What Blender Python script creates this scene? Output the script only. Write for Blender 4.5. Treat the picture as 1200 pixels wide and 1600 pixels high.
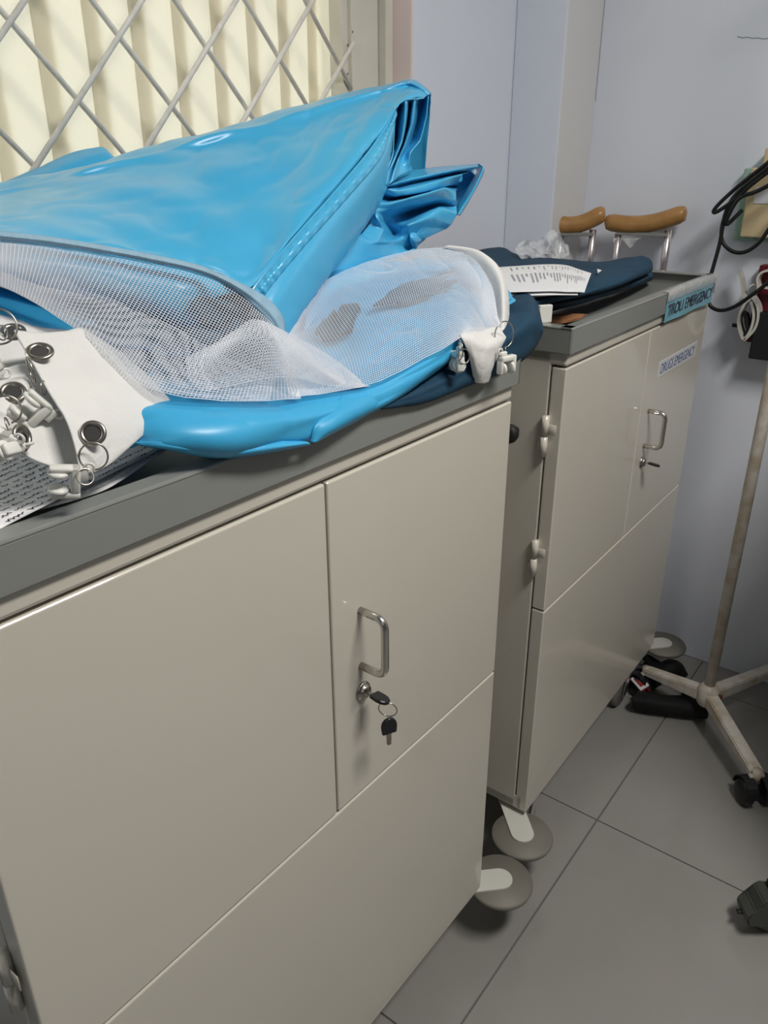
import bpy, bmesh, math, random
from mathutils import Vector, Matrix, noise, Euler
random.seed(7)
S = bpy.context.scene
C = S.collection
for o in list(bpy.data.objects): bpy.data.objects.remove(o)

# ------------------------------------------------------------ camera
F, YAW, PIT, ROL = 1219.73, 0.6530, -0.4202, -0.0045
CAM = Vector((-1.254, -0.3973, 1.266))
fw = Vector((math.cos(YAW)*math.cos(PIT), math.sin(YAW)*math.cos(PIT), math.sin(PIT)))
rt = Vector((math.sin(YAW), -math.cos(YAW), 0)); up = rt.cross(fw)
RT = rt*math.cos(ROL)+up*math.sin(ROL); UP = -rt*math.sin(ROL)+up*math.cos(ROL)
cd = bpy.data.cameras.new('camera'); co = bpy.data.objects.new('camera', cd); C.objects.link(co)
cd.sensor_fit = 'HORIZONTAL'; cd.sensor_width = 36; cd.lens = F/1200*36; cd.clip_start = .02
co.matrix_world = Matrix.Translation(CAM) @ Matrix((RT, UP, -fw)).transposed().to_4x4()
S.camera = co

# ------------------------------------------------------------ light, exposure
S.view_settings.view_transform = 'Standard'; S.view_settings.look = 'None'
S.view_settings.gamma = 1; S.view_settings.use_curve_mapping = False
S.view_settings.exposure = 0.0
w = bpy.data.worlds.new('world'); S.world = w; w.use_nodes = True
bg = w.node_tree.nodes['Background']; bg.inputs[0].default_value = (.93, .97, 1, 1); bg.inputs[1].default_value = 4.3
def area(name, loc, target, sx, sy, power, col):
    l = bpy.data.lights.new(name, 'AREA'); l.shape = 'RECTANGLE'; l.size = sx; l.size_y = sy; l.energy = power; l.color = col
    o = bpy.data.objects.new(name, l); C.objects.link(o); o.location = loc
    o.rotation_euler = (Vector(target)-Vector(loc)).to_track_quat('-Z', 'Y').to_euler(); return o
area('ceiling_light', (-.55, -.88, 2.36), (-.55, -.88, 0), .7, .3, 33, (1, .955, .89))
area('added_fill_light', (-2.6, -1.3, 2.0), (0.1, .3, 1.25), 1.0, .6, 2, (.93, .96, 1))  # unseen fill light added inside the room, no doorway behind it

# ------------------------------------------------------------ unprojection helpers (pixel of the survey photo + a real plane)
def _ray(px, py): return fw + RT*((px-600)/F) + UP*((800-py)/F)
def at(px, py, Y): d = _ray(px, py); return CAM + d*((Y-CAM.y)/d.y)
def atx(px, py, X): d = _ray(px, py); return CAM + d*((X-CAM.x)/d.x)
def atz(px, py, Z): d = _ray(px, py); return CAM + d*((Z-CAM.z)/d.z)

# ------------------------------------------------------------ materials
def mat(name, col, rough=.5, metal=0, coat=0, coatr=.1, var=0, vscale=8, bump=0, bscale=40, trans=0, alpha=1, spec=.5, sheen=0, stretch=None, col2=None, translucent=0, ior=1.45):
    m = bpy.data.materials.new(name); m.use_nodes = True; nt = m.node_tree; b = nt.nodes['Principled BSDF']
    b.inputs['Base Color'].default_value = (*col, 1); b.inputs['Roughness'].default_value = rough; b.inputs['Metallic'].default_value = metal
    b.inputs['Coat Weight'].default_value = coat; b.inputs['Coat Roughness'].default_value = coatr
    b.inputs['Specular IOR Level'].default_value = spec; b.inputs['IOR'].default_value = ior
    b.inputs['Transmission Weight'].default_value = trans; b.inputs['Alpha'].default_value = alpha
    tc = nt.nodes.new('ShaderNodeTexCoord'); mp = nt.nodes.new('ShaderNodeMapping'); nt.links.new(tc.outputs['Object'], mp.inputs[0])
    if stretch: mp.inputs['Scale'].default_value = stretch
    if var or col2:
        n = nt.nodes.new('ShaderNodeTexNoise'); n.inputs['Scale'].default_value = vscale; n.inputs['Detail'].default_value = 5
        nt.links.new(mp.outputs[0], n.inputs['Vector'])
        mx = nt.nodes.new('ShaderNodeMixRGB')
        c2 = col2 or tuple(c*(1-var) for c in col)
        mx.inputs[1].default_value = (*col, 1); mx.inputs[2].default_value = (*c2, 1)
        cr = nt.nodes.new('ShaderNodeValToRGB'); cr.color_ramp.elements[0].position = .4; cr.color_ramp.elements[1].position = .65
        nt.links.new(n.outputs['Fac'], cr.inputs[0]); nt.links.new(cr.outputs[0], mx.inputs[0]); nt.links.new(mx.outputs[0], b.inputs['Base Color'])
    if bump:
        n = nt.nodes.new('ShaderNodeTexNoise'); n.inputs['Scale'].default_value = bscale; n.inputs['Detail'].default_value = 4
        nt.links.new(mp.outputs[0], n.inputs['Vector'])
        bp = nt.nodes.new('ShaderNodeBump'); bp.inputs['Strength'].default_value = bump; bp.inputs['Distance'].default_value = .01
        nt.links.new(n.outputs['Fac'], bp.inputs['Height']); nt.links.new(bp.outputs[0], b.inputs['Normal'])
    if translucent:
        t = nt.nodes.new('ShaderNodeBsdfTranslucent'); t.inputs[0].default_value = (*col, 1)
        ms = nt.nodes.new('ShaderNodeMixShader'); ms.inputs[0].default_value = translucent
        nt.links.new(b.outputs[0], ms.inputs[1]); nt.links.new(t.outputs[0], ms.inputs[2])
        nt.links.new(ms.outputs[0], nt.nodes['Material Output'].inputs[0])
    return m
M = {}
M['enamel'] = mat('cream_enamel', (.62, .59, .52), .30, coat=.6, coatr=.05, bump=.015, bscale=30)
M['enamel_side'] = M['enamel']
M['tray'] = mat('grey_enamel', (.24, .25, .24), .32, coat=.3, coatr=.15, bump=.02, bscale=60)
M['gap_shade'] = mat('painted_gap_shade', (.05, .05, .05), .8)  # near-black colour for shade painted into gaps and holes
M['steel'] = mat('brushed_steel', (.62, .60, .57), .22, 1)
M['nickel'] = mat('aged_nickel', (.50, .47, .42), .28, 1, var=.4, vscale=90)
M['alu'] = mat('aluminium', (.78, .73, .75), .32, 1, bump=.02)
M['blackplastic'] = mat('black_plastic', (.012, .013, .016), .38, bump=.04, bscale=90)
M['rubber'] = mat('black_rubber', (.012, .012, .012), .6, bump=.05, bscale=80)
M['cable'] = mat('cable_rubber', (.009, .010, .011), .42)
M['bumpgrey'] = mat('warm_grey_rubber', (.19, .18, .155), .55, var=.15, bump=.03)
M['wheelgrey'] = mat('grey_wheel', (.17, .17, .16), .5, var=.3)
M['plate'] = mat('white_plate', (.62, .62, .57), .35, coat=.2, var=.06)
M['wall'] = mat('pale_blue_paint', (.76, .80, .90), .30, coat=.4, coatr=.22, var=.04, vscale=2.2, bump=.035, bscale=14)
M['far_wall'] = mat('grey_green_paint', (.20, .215, .22), .5, var=.04, bump=.03)
M['wall_grey'] = mat('column_side_grey', (.70, .70, .70), .40, var=.05, vscale=3, bump=.05, bscale=14)
M['pink'] = mat('pinkish_reveal', (.80, .68, .67), .5, var=.06, bump=.06, bscale=30)
M['frame'] = mat('window_frame_paint', (.72, .70, .62), .42, var=.08, vscale=14, bump=.04, bscale=50)
M['bar'] = mat('grille_paint', (.90, .87, .82), .42, var=.12, vscale=60, bump=.05, bscale=120)
M['curtain'] = mat('cream_curtain', (.92, .865, .70), .9, bump=.06, bscale=140, translucent=.235)
M['glass'] = mat('window_glass', (.95, .97, .96), .02, trans=1)
M['ceiling'] = mat('ceiling_white', (.5, .5, .48), .8, bump=.03)
M['hood'] = mat('charcoal_plastic', (.055, .06, .055), .5, var=.2, bump=.03)
M['tile'] = mat('glazed_tile', (.285, .28, .265), .20, coat=.25, coatr=.12, var=.05, vscale=6, bump=.012, bscale=20)
M['grout'] = mat('grout', (.14, .14, .13), .9, bump=.1)
M['blue'] = mat('light_blue_coated_fabric', (.05, .42, .74), .34, coat=.6, coatr=.30, var=.10, vscale=5, bump=.22, bscale=11, col2=(.075, .46, .75), sheen=.3)
M['blue_dull'] = mat('light_blue_fabric', (.045, .40, .72), .42, coat=.25, coatr=.3, bump=.08, bscale=30, col2=(.055, .43, .74))
M['blue_hem'] = mat('pale_blue_binding', (.30, .48, .62), .6, bump=.15, bscale=260, var=.12, vscale=80)
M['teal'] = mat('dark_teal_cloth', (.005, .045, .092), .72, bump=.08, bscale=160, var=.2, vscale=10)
M['white'] = mat('white_woven_band', (.74, .74, .73), .75, bump=.10, bscale=320, var=.04, vscale=30)
M['net'] = mat('white_netting', (.84, .87, .93), .55)
M['nylon'] = mat('white_nylon', (.78, .78, .74), .35, coat=.2, var=.03)
M['paper'] = mat('paper', (.86, .86, .88), .7, bump=.03, bscale=30)
M['ink'] = mat('ink', (.03, .03, .05), .7)
M['print'] = mat('pale_grey_print', (.42, .42, .46), .7)
M['greyink'] = mat('grey_print', (.25, .25, .28), .7)
M['label_blue'] = mat('light_blue_label', (.22, .50, .63), .3, coat=.5, bump=.02)
M['label_white'] = mat('white_label', (.72, .74, .78), .3, coat=.4)
M['letter_blue'] = mat('navy_letters', (.03, .07, .22), .5)
M['tape'] = mat('clear_tape', (.85, .87, .88), .22, alpha=.32, bump=.3, bscale=60)
M['wrap'] = mat('clear_plastic_wrap', (.82, .85, .88), .16, alpha=.38, bump=.4, bscale=70)
M['card'] = mat('brown_paper', (.33, .15, .065), .8, var=.3, vscale=20, bump=.1)
M['pad'] = mat('tan_crutch_pad', (.42, .22, .07), .48, coat=.3, coatr=.2, var=.18, vscale=25, bump=.15, bscale=50)
M['green'] = mat('pale_green_plastic', (.33, .50, .42), .45, var=.05)
M['beige'] = mat('beige_plastic', (.68, .55, .33), .48, var=.05)
M['maroon'] = mat('maroon_plastic', (.11, .004, .012), .4)
M['red'] = mat('red_fabric', (.30, .015, .02), .6)
M['stand'] = mat('chipped_white_paint', (.66, .63, .58), .42, vscale=26, col2=(.50, .42, .33), bump=.12, bscale=60)
M['rust'] = mat('rust', (.16, .05, .025), .8, var=.4, vscale=60)
M['strap'] = mat('black_webbing', (.006, .006, .007), .8, bump=.1, bscale=150)

# ------------------------------------------------------------ object helpers
def link(name, me, m=None, parent=None, smooth=False):
    o = bpy.data.objects.new(name, me); C.objects.link(o)
    if m and not me.materials: me.materials.append(M[m] if isinstance(m, str) else m)
    if parent: o.parent = parent
    if smooth:
        for p in me.polygons: p.use_smooth = True
    return o
def obj(name, bm, m, parent=None, smooth=False):
    me = bpy.data.meshes.new(name); bmesh.ops.recalc_face_normals(bm, faces=bm.faces[:]); bm.to_mesh(me); bm.free()
    return link(name, me, m, parent, smooth)
def thing(name, label, cat, loc=(0, 0, 0), rz=0, group=None):
    o = bpy.data.objects.new(name, None); C.objects.link(o); o.empty_display_size = .05
    o.location = loc; o.rotation_euler = (0, 0, rz); return tag(o, label, cat, group)
def tag(o, label, cat, group=None):
    o['label'] = label; o['category'] = cat
    if group: o['group'] = group
    return o
def struct(o): o['kind'] = 'structure'; return o
def nb(): return bmesh.new()
def box(bm, a, b, bev=0, seg=2, rot=None):
    a = Vector(a); b = Vector(b); r = bmesh.ops.create_cube(bm, size=1)
    vs = r['verts']; sc = b-a; c = (a+b)/2
    bmesh.ops.scale(bm, vec=(abs(sc.x), abs(sc.y), abs(sc.z)), verts=vs)
    if bev:
        es = list({e for v in vs for e in v.link_edges})
        r2 = bmesh.ops.bevel(bm, geom=es, offset=bev, segments=seg, affect='EDGES', profile=.5)
        vs = list({v for f in r2['faces'] for v in f.verts} | {v for v in vs if v.is_valid})
    if rot is not None: bmesh.ops.rotate(bm, cent=(0, 0, 0), matrix=rot, verts=vs)
    bmesh.ops.translate(bm, vec=c, verts=vs); return vs
def tube(bm, pts, r, n=10, cap=True, closed=False):
    pts = [Vector(p) for p in pts]; N = len(pts); rs = r if isinstance(r, (list, tuple)) else [r]*N
    rings = []; prev = None
    for i, p in enumerate(pts):
        if closed: t = pts[(i+1) % N]-pts[i-1]
        else: t = (pts[min(i+1, N-1)]-pts[max(i-1, 0)])
        t = t.normalized()
        if prev is None: a = t.orthogonal().normalized()
        else: a = (prev - t*prev.dot(t)).normalized()
        prev = a; b = t.cross(a)
        rings.append([bm.verts.new(p+(a*math.cos(2*math.pi*k/n)+b*math.sin(2*math.pi*k/n))*rs[i]) for k in range(n)])
    for i in range(N if closed else N-1):
        A, B = rings[i], rings[(i+1) % N]
        for k in range(n): bm.faces.new((A[k], A[(k+1) % n], B[(k+1) % n], B[k]))
    if cap and not closed:
        bm.faces.new(rings[0][::-1]); bm.faces.new(rings[-1])
def cyl(bm, a, b, r, n=20, r2=None): tube(bm, [a, b], [r, r if r2 is None else r2], n)
def ring(bm, c, nrm, R, r, n=28, m=8):
    c = Vector(c); nrm = Vector(nrm).normalized(); a = nrm.orthogonal().normalized(); b = nrm.cross(a)
    tube(bm, [c+(a*math.cos(2*math.pi*k/n)+b*math.sin(2*math.pi*k/n))*R for k in range(n)], r, m, closed=True)
def lathe(bm, prof, c, axis=(0, 0, 1), n=36):
    c = Vector(c); ax = Vector(axis).normalized(); a = ax.orthogonal().normalized(); b = ax.cross(a); rs = []
    for (r, h) in prof: rs.append([bm.verts.new(c+ax*h+(a*math.cos(2*math.pi*k/n)+b*math.sin(2*math.pi*k/n))*max(r, 1e-5)) for k in range(n)])
    for A, B in zip(rs, rs[1:]):
        for k in range(n): bm.faces.new((A[k], A[(k+1) % n], B[(k+1) % n], B[k]))
    bm.faces.new(rs[0][::-1]); bm.faces.new(rs[-1])
def prism(bm, poly, nrm, t):
    nrm = Vector(nrm); A = [bm.verts.new(Vector(p)) for p in poly]; B = [bm.verts.new(Vector(p)+nrm*t) for p in poly]
    bm.faces.new(A[::-1]); bm.faces.new(B)
    for i in range(len(A)): bm.faces.new((A[i], A[(i+1) % len(A)], B[(i+1) % len(A)], B[i]))
def cr(p0, p1, p2, p3, t):
    return .5*((2*p1)+(-p0+p2)*t+(2*p0-5*p1+4*p2-p3)*t*t+(-p0+3*p1-3*p2+p3)*t**3)
def spline(pts, n, closed=False):
    pts = [Vector(p) for p in pts]; N = len(pts); out = []
    if N == 2: return [pts[0].lerp(pts[1], i/n) for i in range(n+1)]
    segs = N-1
    for i in range(n+1):
        s = i/n*segs; k = min(int(s), segs-1); t = s-k
        p0 = pts[k-1] if k > 0 else pts[0]*2-pts[1]
        p3 = pts[k+2] if k+2 < N else pts[-1]*2-pts[-2]
        out.append(cr(p0, pts[k], pts[k+1], p3, t))
    return out
def polyl(pts, n):
    N = len(pts)-1; out = []
    for i in range(n+1):
        s_ = i/n*N; k = min(int(s_), N-1); out.append(pts[k].lerp(pts[k+1], s_-k))
    return out
def loft(rows, nu, nv, lin=0):
    R1 = [[a.lerp(b, lin*.6) for a, b in zip(spline(r, nu), polyl(r, nu))] for r in rows]
    cols = [[a.lerp(b, lin) for a, b in zip(spline([r[i] for r in R1], nv), polyl([r[i] for r in R1], nv))] for i in range(nu+1)]
    return [[cols[i][j] for i in range(nu+1)] for j in range(nv+1)]      # [j][i]
def crease_noise(p, amp, sc, st=(1, 1, 1)):
    q = Vector((p.x*st[0], p.y*st[1], p.z*st[2]))*sc
    n = noise.noise(q); r = 1-abs(noise.noise(q*1.7+Vector((5, 3, 1))))*2
    return amp*(n*.6+(r**3)*.4)
def grid_bm(g, amp=0, sc=6, st=(1, 1, 1), inset=.0, fn=None):
    bm = nb(); V = [[bm.verts.new(p) for p in r] for r in g]
    for j in range(len(g)-1):
        for i in range(len(g[0])-1): bm.faces.new((V[j][i], V[j][i+1], V[j+1][i+1], V[j+1][i]))
    bm.normal_update()
    if amp:
        for v in list(bm.verts): v.co += v.normal*crease_noise(v.co, amp, sc, st)
    if fn:
        for j, r in enumerate(V):
            for i, v in enumerate(r): v.co += fn(i/(len(g[0])-1), j/(len(g)-1), v.normal)
    return bm
def solid(o, t, off=0):
    m = o.modifiers.new('solidify', 'SOLIDIFY'); m.thickness = t; m.offset = off; return o
def cloth(name, rows, nu, nv, m, parent=None, amp=0, sc=6, st=(1, 1, 1), t=.0015, off=0, fn=None, lin=0):
    o = obj(name, grid_bm(loft(rows, nu, nv, lin), amp, sc, st, fn=fn), m, parent, True); solid(o, t, off); return o
def net(name, rows, nu, nv, parent, wire=.00105, amp=0, sc=10, m='net', pitch=.0029, pv=None):
    g = loft(rows, 12, 8)
    lu = max(sum((r[i+1]-r[i]).length for i in range(12)) for r in g); lv = max(sum((g[j+1][i]-g[j][i]).length for j in range(8)) for i in range(13))
    o = obj(name, grid_bm(loft(rows, int(lu/pitch), int(lv/(pv or pitch))), amp, sc), m, parent, False)
    w_ = o.modifiers.new('wire', 'WIREFRAME'); w_.thickness = wire; w_.use_replace = True; w_.use_even_offset = False; w_.use_boundary = True
    return o
def text(name, s, w_, h, loc, rot, m, parent, shear=0, ext=.0002, bold=.0):
    cu = bpy.data.curves.new(name, 'FONT'); cu.body = s; cu.size = 1; cu.shear = shear; cu.offset = bold; cu.extrude = .02
    t = bpy.data.objects.new(name+'_t', cu); C.objects.link(t); bpy.context.view_layer.update()
    me = bpy.data.meshes.new_from_object(t.evaluated_get(bpy.context.evaluated_depsgraph_get())); bpy.data.objects.remove(t)
    xs = [v.co.x for v in me.vertices]; ys = [v.co.y for v in me.vertices]
    sx = w_/(max(xs)-min(xs)); sy = h/(max(ys)-min(ys)); mx, my = min(xs), min(ys)
    for v in me.vertices: v.co = Vector(((v.co.x-mx)*sx, (v.co.y-my)*sy, v.co.z/.02*ext))
    o = link(name, me, None, parent); me.materials.clear(); me.materials.append(M[m]); o.location = loc; o.rotation_euler = rot; return o

# ============================================================ SETTING
XW, YW = .721, .600            # back wall, window wall
XC, YC = .540, .474            # corner column
X0, Y0, ZC = -2.8, -3.0, 2.42
bm = nb(); box(bm, (X0, Y0, -.06), (XW+.1, YW+.2, -.0035)); fl = struct(obj('floor', bm, 'grout'))
xs = [-2.4-.6+.6*k for k in range(1, 7)]
tile_mesh = {}
def tile(x0, y0, x1, y1):
    k = (round(x1-x0, 3), round(y1-y0, 3))
    if k not in tile_mesh:
        b_ = nb(); box(b_, (0, 0, -.012), (k[0]-.003, k[1]-.003, 0), .0007, 1); me = bpy.data.meshes.new('tile'); b_.to_mesh(me); b_.free(); me.materials.append(M['tile']); tile_mesh[k] = me
    o = bpy.data.objects.new('tile', tile_mesh[k]); C.objects.link(o); o.parent = fl; o.location = (x0+.0015, y0+.0015, 0)
for i in range(-4, 2):
    for j in range(-4, 1):
        tile(max(i*.6, X0), max(j*.6, Y0), min(i*.6+.6, XW), min(j*.6+.6, YW))
bm = nb(); box(bm, (XW, Y0, 0), (XW+.1, YW+.2, ZC)); struct(obj('wall_back', bm, 'wall'))
bm = nb(); box(bm, (XC, YC, 0), (XW, YW, ZC), .004); col_o = obj('wall_column', bm, 'wall'); struct(col_o)
col_o.data.materials.append(M['wall_grey'])
for p in col_o.data.polygons:
    if p.normal.y < -.5: p.material_index = 1  # greyer colour on the face toward the room
# window wall with an opening x<.145, z 1.10..2.3
WX0, WX1, WZ0, WZ1 = -1.9, .145, 1.08, 2.15
bm = nb(); box(bm, (X0, YW, 0), (XW, YW+.2, WZ0)); box(bm, (X0, YW, WZ1), (XW, YW+.2, ZC)); box(bm, (WX1, YW, WZ0), (XW, YW+.2, WZ1)); box(bm, (X0, YW, WZ0), (WX0, YW+.2, WZ1))
struct(obj('wall_window_side', bm, 'wall'))
bm = nb(); box(bm, (X0-.1, Y0, 0), (X0, YW+.2, ZC)); struct(obj('wall_left', bm, 'far_wall'))
bm = nb(); box(bm, (X0, Y0-.1, 0), (XW+.1, Y0, ZC)); struct(obj('wall_front', bm, 'far_wall'))
bm = nb(); box(bm, (X0-.1, Y0-.1, ZC), (XW+.1, YW+.2, ZC+.08)); struct(obj('ceiling', bm, 'ceiling'))
# pink plaster lining of the right reveal
bm = nb(); box(bm, (WX1-.006, YW-.002, WZ0), (WX1, YW+.056, WZ1), .001, 1); struct(obj('trim_1', bm, 'pink'))
# window frame + mullion post
wf = struct(bpy.data.objects.new('window_1', None)); C.objects.link(wf)
bm = nb(); box(bm, (.116, .641, WZ0), (.139, .70, WZ1), .002); obj('window_frame', bm, 'frame', wf)
bm = nb(); box(bm, (.035, .658, WZ0), (.1145, .70, WZ1), .0025)
box(bm, (.020, .668, WZ0), (.036, .70, WZ1), .0015); box(bm, (WX0, .658, WZ0), (.035, .70, WZ0+.06), .0025); box(bm, (WX0, .658, WZ1-.06), (.035, .70, WZ1), .0025); box(bm, (WX0, .658, WZ0), (WX0+.06, .70, WZ1), .0025)
obj('window_sash', bm, 'frame', wf)
bm = nb(); box(bm, (WX0, .772, WZ0), (.12, .776, WZ1)); obj('window_pane', bm, 'glass', wf)
for (px, py) in ((544, 19), (543, 70), (543, 115), (551, 49)):
    p = at(px, py, .657 if px > 545 else .667); bm = nb(); cyl(bm, p, p+Vector((0, -.0015, 0)), .0016, 10); obj('screw', bm, 'nickel', wf)
# diamond grille of welded bars
gr = struct(bpy.data.objects.new('trim_2', None)); C.objects.link(gr); gr.name = 'window_2'
gx, gz = .1585, .1655     # cell size
nx0, nz0, yb = -.632, 1.265, .660
for s in (1, -1):
    for k in range(-14, 18):
        # line through (nx0+k*gx, nz0) with slope s*gz/gx
        pts = []
        xA = nx0+k*gx
        zf = lambda x: nz0+s*(x-xA)*gz/gx
        lo, hi = WX0+.03, .038
        a, b = sorted(((WZ0+.03-nz0)/(s*gz/gx)+xA, (WZ1-.03-nz0)/(s*gz/gx)+xA))
        a = max(a, lo); b = min(b, hi)
        if b-a < .02: continue
        bm = nb(); y = yb-.0025*s
        tube(bm, [(a, y, zf(a)), (b, y, zf(b))], .0040, 10); obj('grille_bar', bm, 'bar', gr, True)
# pleated curtain hanging behind the grille
t = thing('pleated_curtain', 'cream pleated curtain hanging behind the diamond window grille, lit from outside', 'curtain', (-.8, .73, WZ0))
bm = nb(); pts = []; x = -1.35; k = 0
while x < .10:
    wd = .0795; ov = .014+.006*noise.noise(Vector((k*1.3, 0, 0)))
    ja = .006*noise.noise(Vector((k*.9, 4, 0)))
    pts += [(x+.8, .000), (x+wd+ov+.8, .004+ja*.3), (x+wd+.8, .010)]
    x += wd; k += 1
P2 = spline([Vector((a, b, 0)) for a, b in pts], len(pts)*5)
cols = []
for p in P2:
    cols.append([bm.verts.new((p.x + .010*noise.noise(Vector((p.x*3, z*1.2, 2))), p.y+.004*noise.noise(Vector((p.x*7, z*2, 0))), z)) for z in [j*.11 for j in range(12)]])
for A, B in zip(cols, cols[1:]):
    for j in range(11): bm.faces.new((A[j], B[j], B[j+1], A[j+1]))
obj('curtain_fabric', bm, 'curtain', t, True)
bm = nb(); cyl(bm, (WX0+.8, .005, 1.215), (.12+.8, .005, 1.215), .008, 12); obj('curtain_rod', bm, 'alu', t, True)
# cracks in the plaster of the walls
def crack(pts, wd, nrm, name='wall_crack'):
    bm = nb(); tube(bm, pts, wd, 5); o = struct(obj(name, bm, M['greyink'])); return o
crack([(XW-.0002, YC-.0008, 1.40+.02*i) for i in range(16)], .0006, None, 'trim_3')
crack([atx(1152+i*8, 57+[0, 2, 1, 3, 2, 4, 3][i], XW-.0001) for i in range(7)], .0008, None, 'trim_4')

# ============================================================ TROLLEY CABINETS
W, UM, H, TB, DT, SP, BT, D = .7108, .3590, 1.0504, 1.0121, .9895, .5765, .13, .425
def stadium(cx, cy, ang, L, r, n=10):
    pts = []
    for k in range(n+1):
        a = -math.pi/2+math.pi*k/n; pts.append(Vector((L+r*math.cos(a), r*math.sin(a), 0)))
    pts += [Vector((0, r, 0)), Vector((0, -r, 0))]
    R_ = Matrix.Rotation(ang, 3, 'Z'); return [R_ @ p + Vector((cx, cy, 0)) for p in pts]
def cabinet(name, label, loc, rz, keys, cy0, cu):
    t = thing(name, label, 'cabinet', (loc[0], loc[1], 0), rz)
    t0 = .023
    bm = nb()
    box(bm, (0, .0255, BT+.002), (.018, D, TB), .002); box(bm, (W-.018, .0255, BT+.002), (W, D, TB), .002)
    box(bm, (0, D-.018, BT+.002), (W, D, TB), .002); box(bm, (0, .0255, BT+.002), (W, D, BT+.02), .001)
    box(bm, (0, .0, DT+.003), (W, D, TB+.006), .004)
    box(bm, (.0, .012, BT+.001), (W, .027, BT+.030), .001)
    obj('body', bm, 'enamel', t)
    bm = nb(); box(bm, (.01, .024, BT+.01), (W-.01, .030, DT)); obj('gap_shade_panel', bm, 'gap_shade', t)  # dark sheet behind the doors stands in for shade in the gaps
    # tray: rim walls, rolled lip, floor
    o_ = .006; tw = .005
    bm = nb()
    box(bm, (-o_, -o_, TB), (W+o_, -o_+tw, H-.003), .001, 1); box(bm, (-o_, D+o_-tw, TB), (W+o_, D+o_, H-.003), .001, 1)
    box(bm, (-o_, -o_, TB), (-o_+tw, D+o_, H-.003), .001, 1); box(bm, (W+o_-tw, -o_, TB), (W+o_, D+o_, H-.003), .001, 1)
    box(bm, (-o_+.001, -o_+.001, TB+.007), (W+o_-.001, D+o_-.001, TB+.012))
    tr = obj('tray', bm, 'tray', t)
    bm = nb(); lw = .020
    box(bm, (-o_-.0005, -o_-.0005, H-.0045), (W+o_, -o_+lw, H), .002, 2); box(bm, (-o_, D+o_-lw, H-.0045), (W+o_, D+o_+.0005, H), .002, 2)
    box(bm, (-o_-.0005, -o_, H-.0045), (-o_+lw, D+o_, H), .002, 2); box(bm, (W+o_-lw, -o_, H-.0045), (W+o_+.0005, D+o_, H), .002, 2)
    obj('tray_lip', bm, 'tray', tr)
    g = .0013
    bm = nb(); box(bm, (0, 0, SP+g), (UM-g, t0, DT), .0022, 3); dl = obj('door', bm, 'enamel', t)
    bm = nb(); box(bm, (UM+g, 0, SP+g), (W, t0, DT), .0022, 3); dr = obj('door', bm, 'enamel', t)
    bm = nb(); box(bm, (0, 0, BT+.0), (W, t0, SP-g), .0022, 3); lp = obj('lower_panel', bm, 'enamel', t)
    # pull handle: bent steel rod
    hz0, hz1, hu, ho = .757, .828, .4050, .034
    path = [(hu, 0, hz1)]
    path += [(hu, -ho+.012, hz1)]
    for k in range(7): a = math.pi/2*k/6; path.append((hu, -ho+.012-.012*math.sin(a), hz1-.012+.012*math.cos(a)))
    for k in range(7): a = math.pi/2*k/6; path.append((hu, -ho+.012-.012*math.cos(a), hz0+.012-.012*math.sin(a)))
    path += [(hu, 0, hz0)]
    bm = nb(); tube(bm, path, .0044, 14); obj('handle', bm, 'steel', dr, True)
    # cam lock, key
    lu, lz = .4065, .7225
    bm = nb(); lathe(bm, [(.0115, 0), (.0115, -.0015), (.0105, -.003), (.008, -.0038), (.008, -.0065), (.0065, -.0075), (.0001, -.0078)], (lu, 0, lz), (0, 1, 0), 28)
    lk = obj('lock', bm, 'nickel', dr, True)
    def key(base, direc, flat, parent_):
        direc = Vector(direc).normalized(); flat = Vector(flat).normalized(); side = direc.cross(flat)
        bm = nb(); base = Vector(base)
        prism(bm, [base+side*a+direc*b for a, b in ((-.003, 0), (.003, 0), (.003, .016), (.0015, .018), (-.0022, .017))], flat, .0018)
        obj('key_blade', bm, 'nickel', parent_)
        bm = nb(); hb = base
        prism(bm, [hb+side*a-direc*b for a, b in ((-.0085, 0), (.0085, .0), (.0095, .010), (.0085, .016), (.005, .0205), (0, .022), (-.005, .0205), (-.0085, .016), (-.0095, .010))], flat, .0045)
        bmesh.ops.bevel(bm, geom=bm.edges[:], offset=.001, segments=1, affect='EDGES'); obj('key_head', bm, 'blackplastic', parent_)
    key((lu+.001, -.015, lz-.0015), (0, .97, .1), (.25, .1, 1), dr)
    if keys:
        bm = nb(); ring(bm, (lu+.003, -.034, lz-.012), (1, .5, .15), .0105, .0007); obj('key_ring', bm, 'nickel', dr, True)
        key((lu+.003, -.035, lz-.043), (0.05, 0, -1), (-.55, -1, 0), dr)
    # hinges on the left side (and right side, mirrored)
    for z0 in (.641, .851):
        for sx, pd in ((0, dl), (1, dr)):
            xx = -.005 if sx == 0 else W+.005
            bm = nb(); cyl(bm, (xx, .024, z0), (xx, .024, z0+.0315), .0056, 16); cyl(bm, (xx, .024, z0+.0335), (xx, .024, z0+.065), .0056, 16); cyl(bm, (xx, .024, z0+.030), (xx, .024, z0+.035), .003, 10)
            box(bm, (min(xx, xx*1.0)-.001 if sx else xx-.0, .006, z0+.036), (xx+.0012 if sx == 0 else xx, .022, z0+.052), .0005, 1)
            box(bm, (xx-.0015, .024, z0+.006), (xx+.0055 if sx == 0 else xx+.0015, .034, z0+.022), .0005, 1)
            obj('hinge', bm, 'enamel', pd, True)
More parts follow.
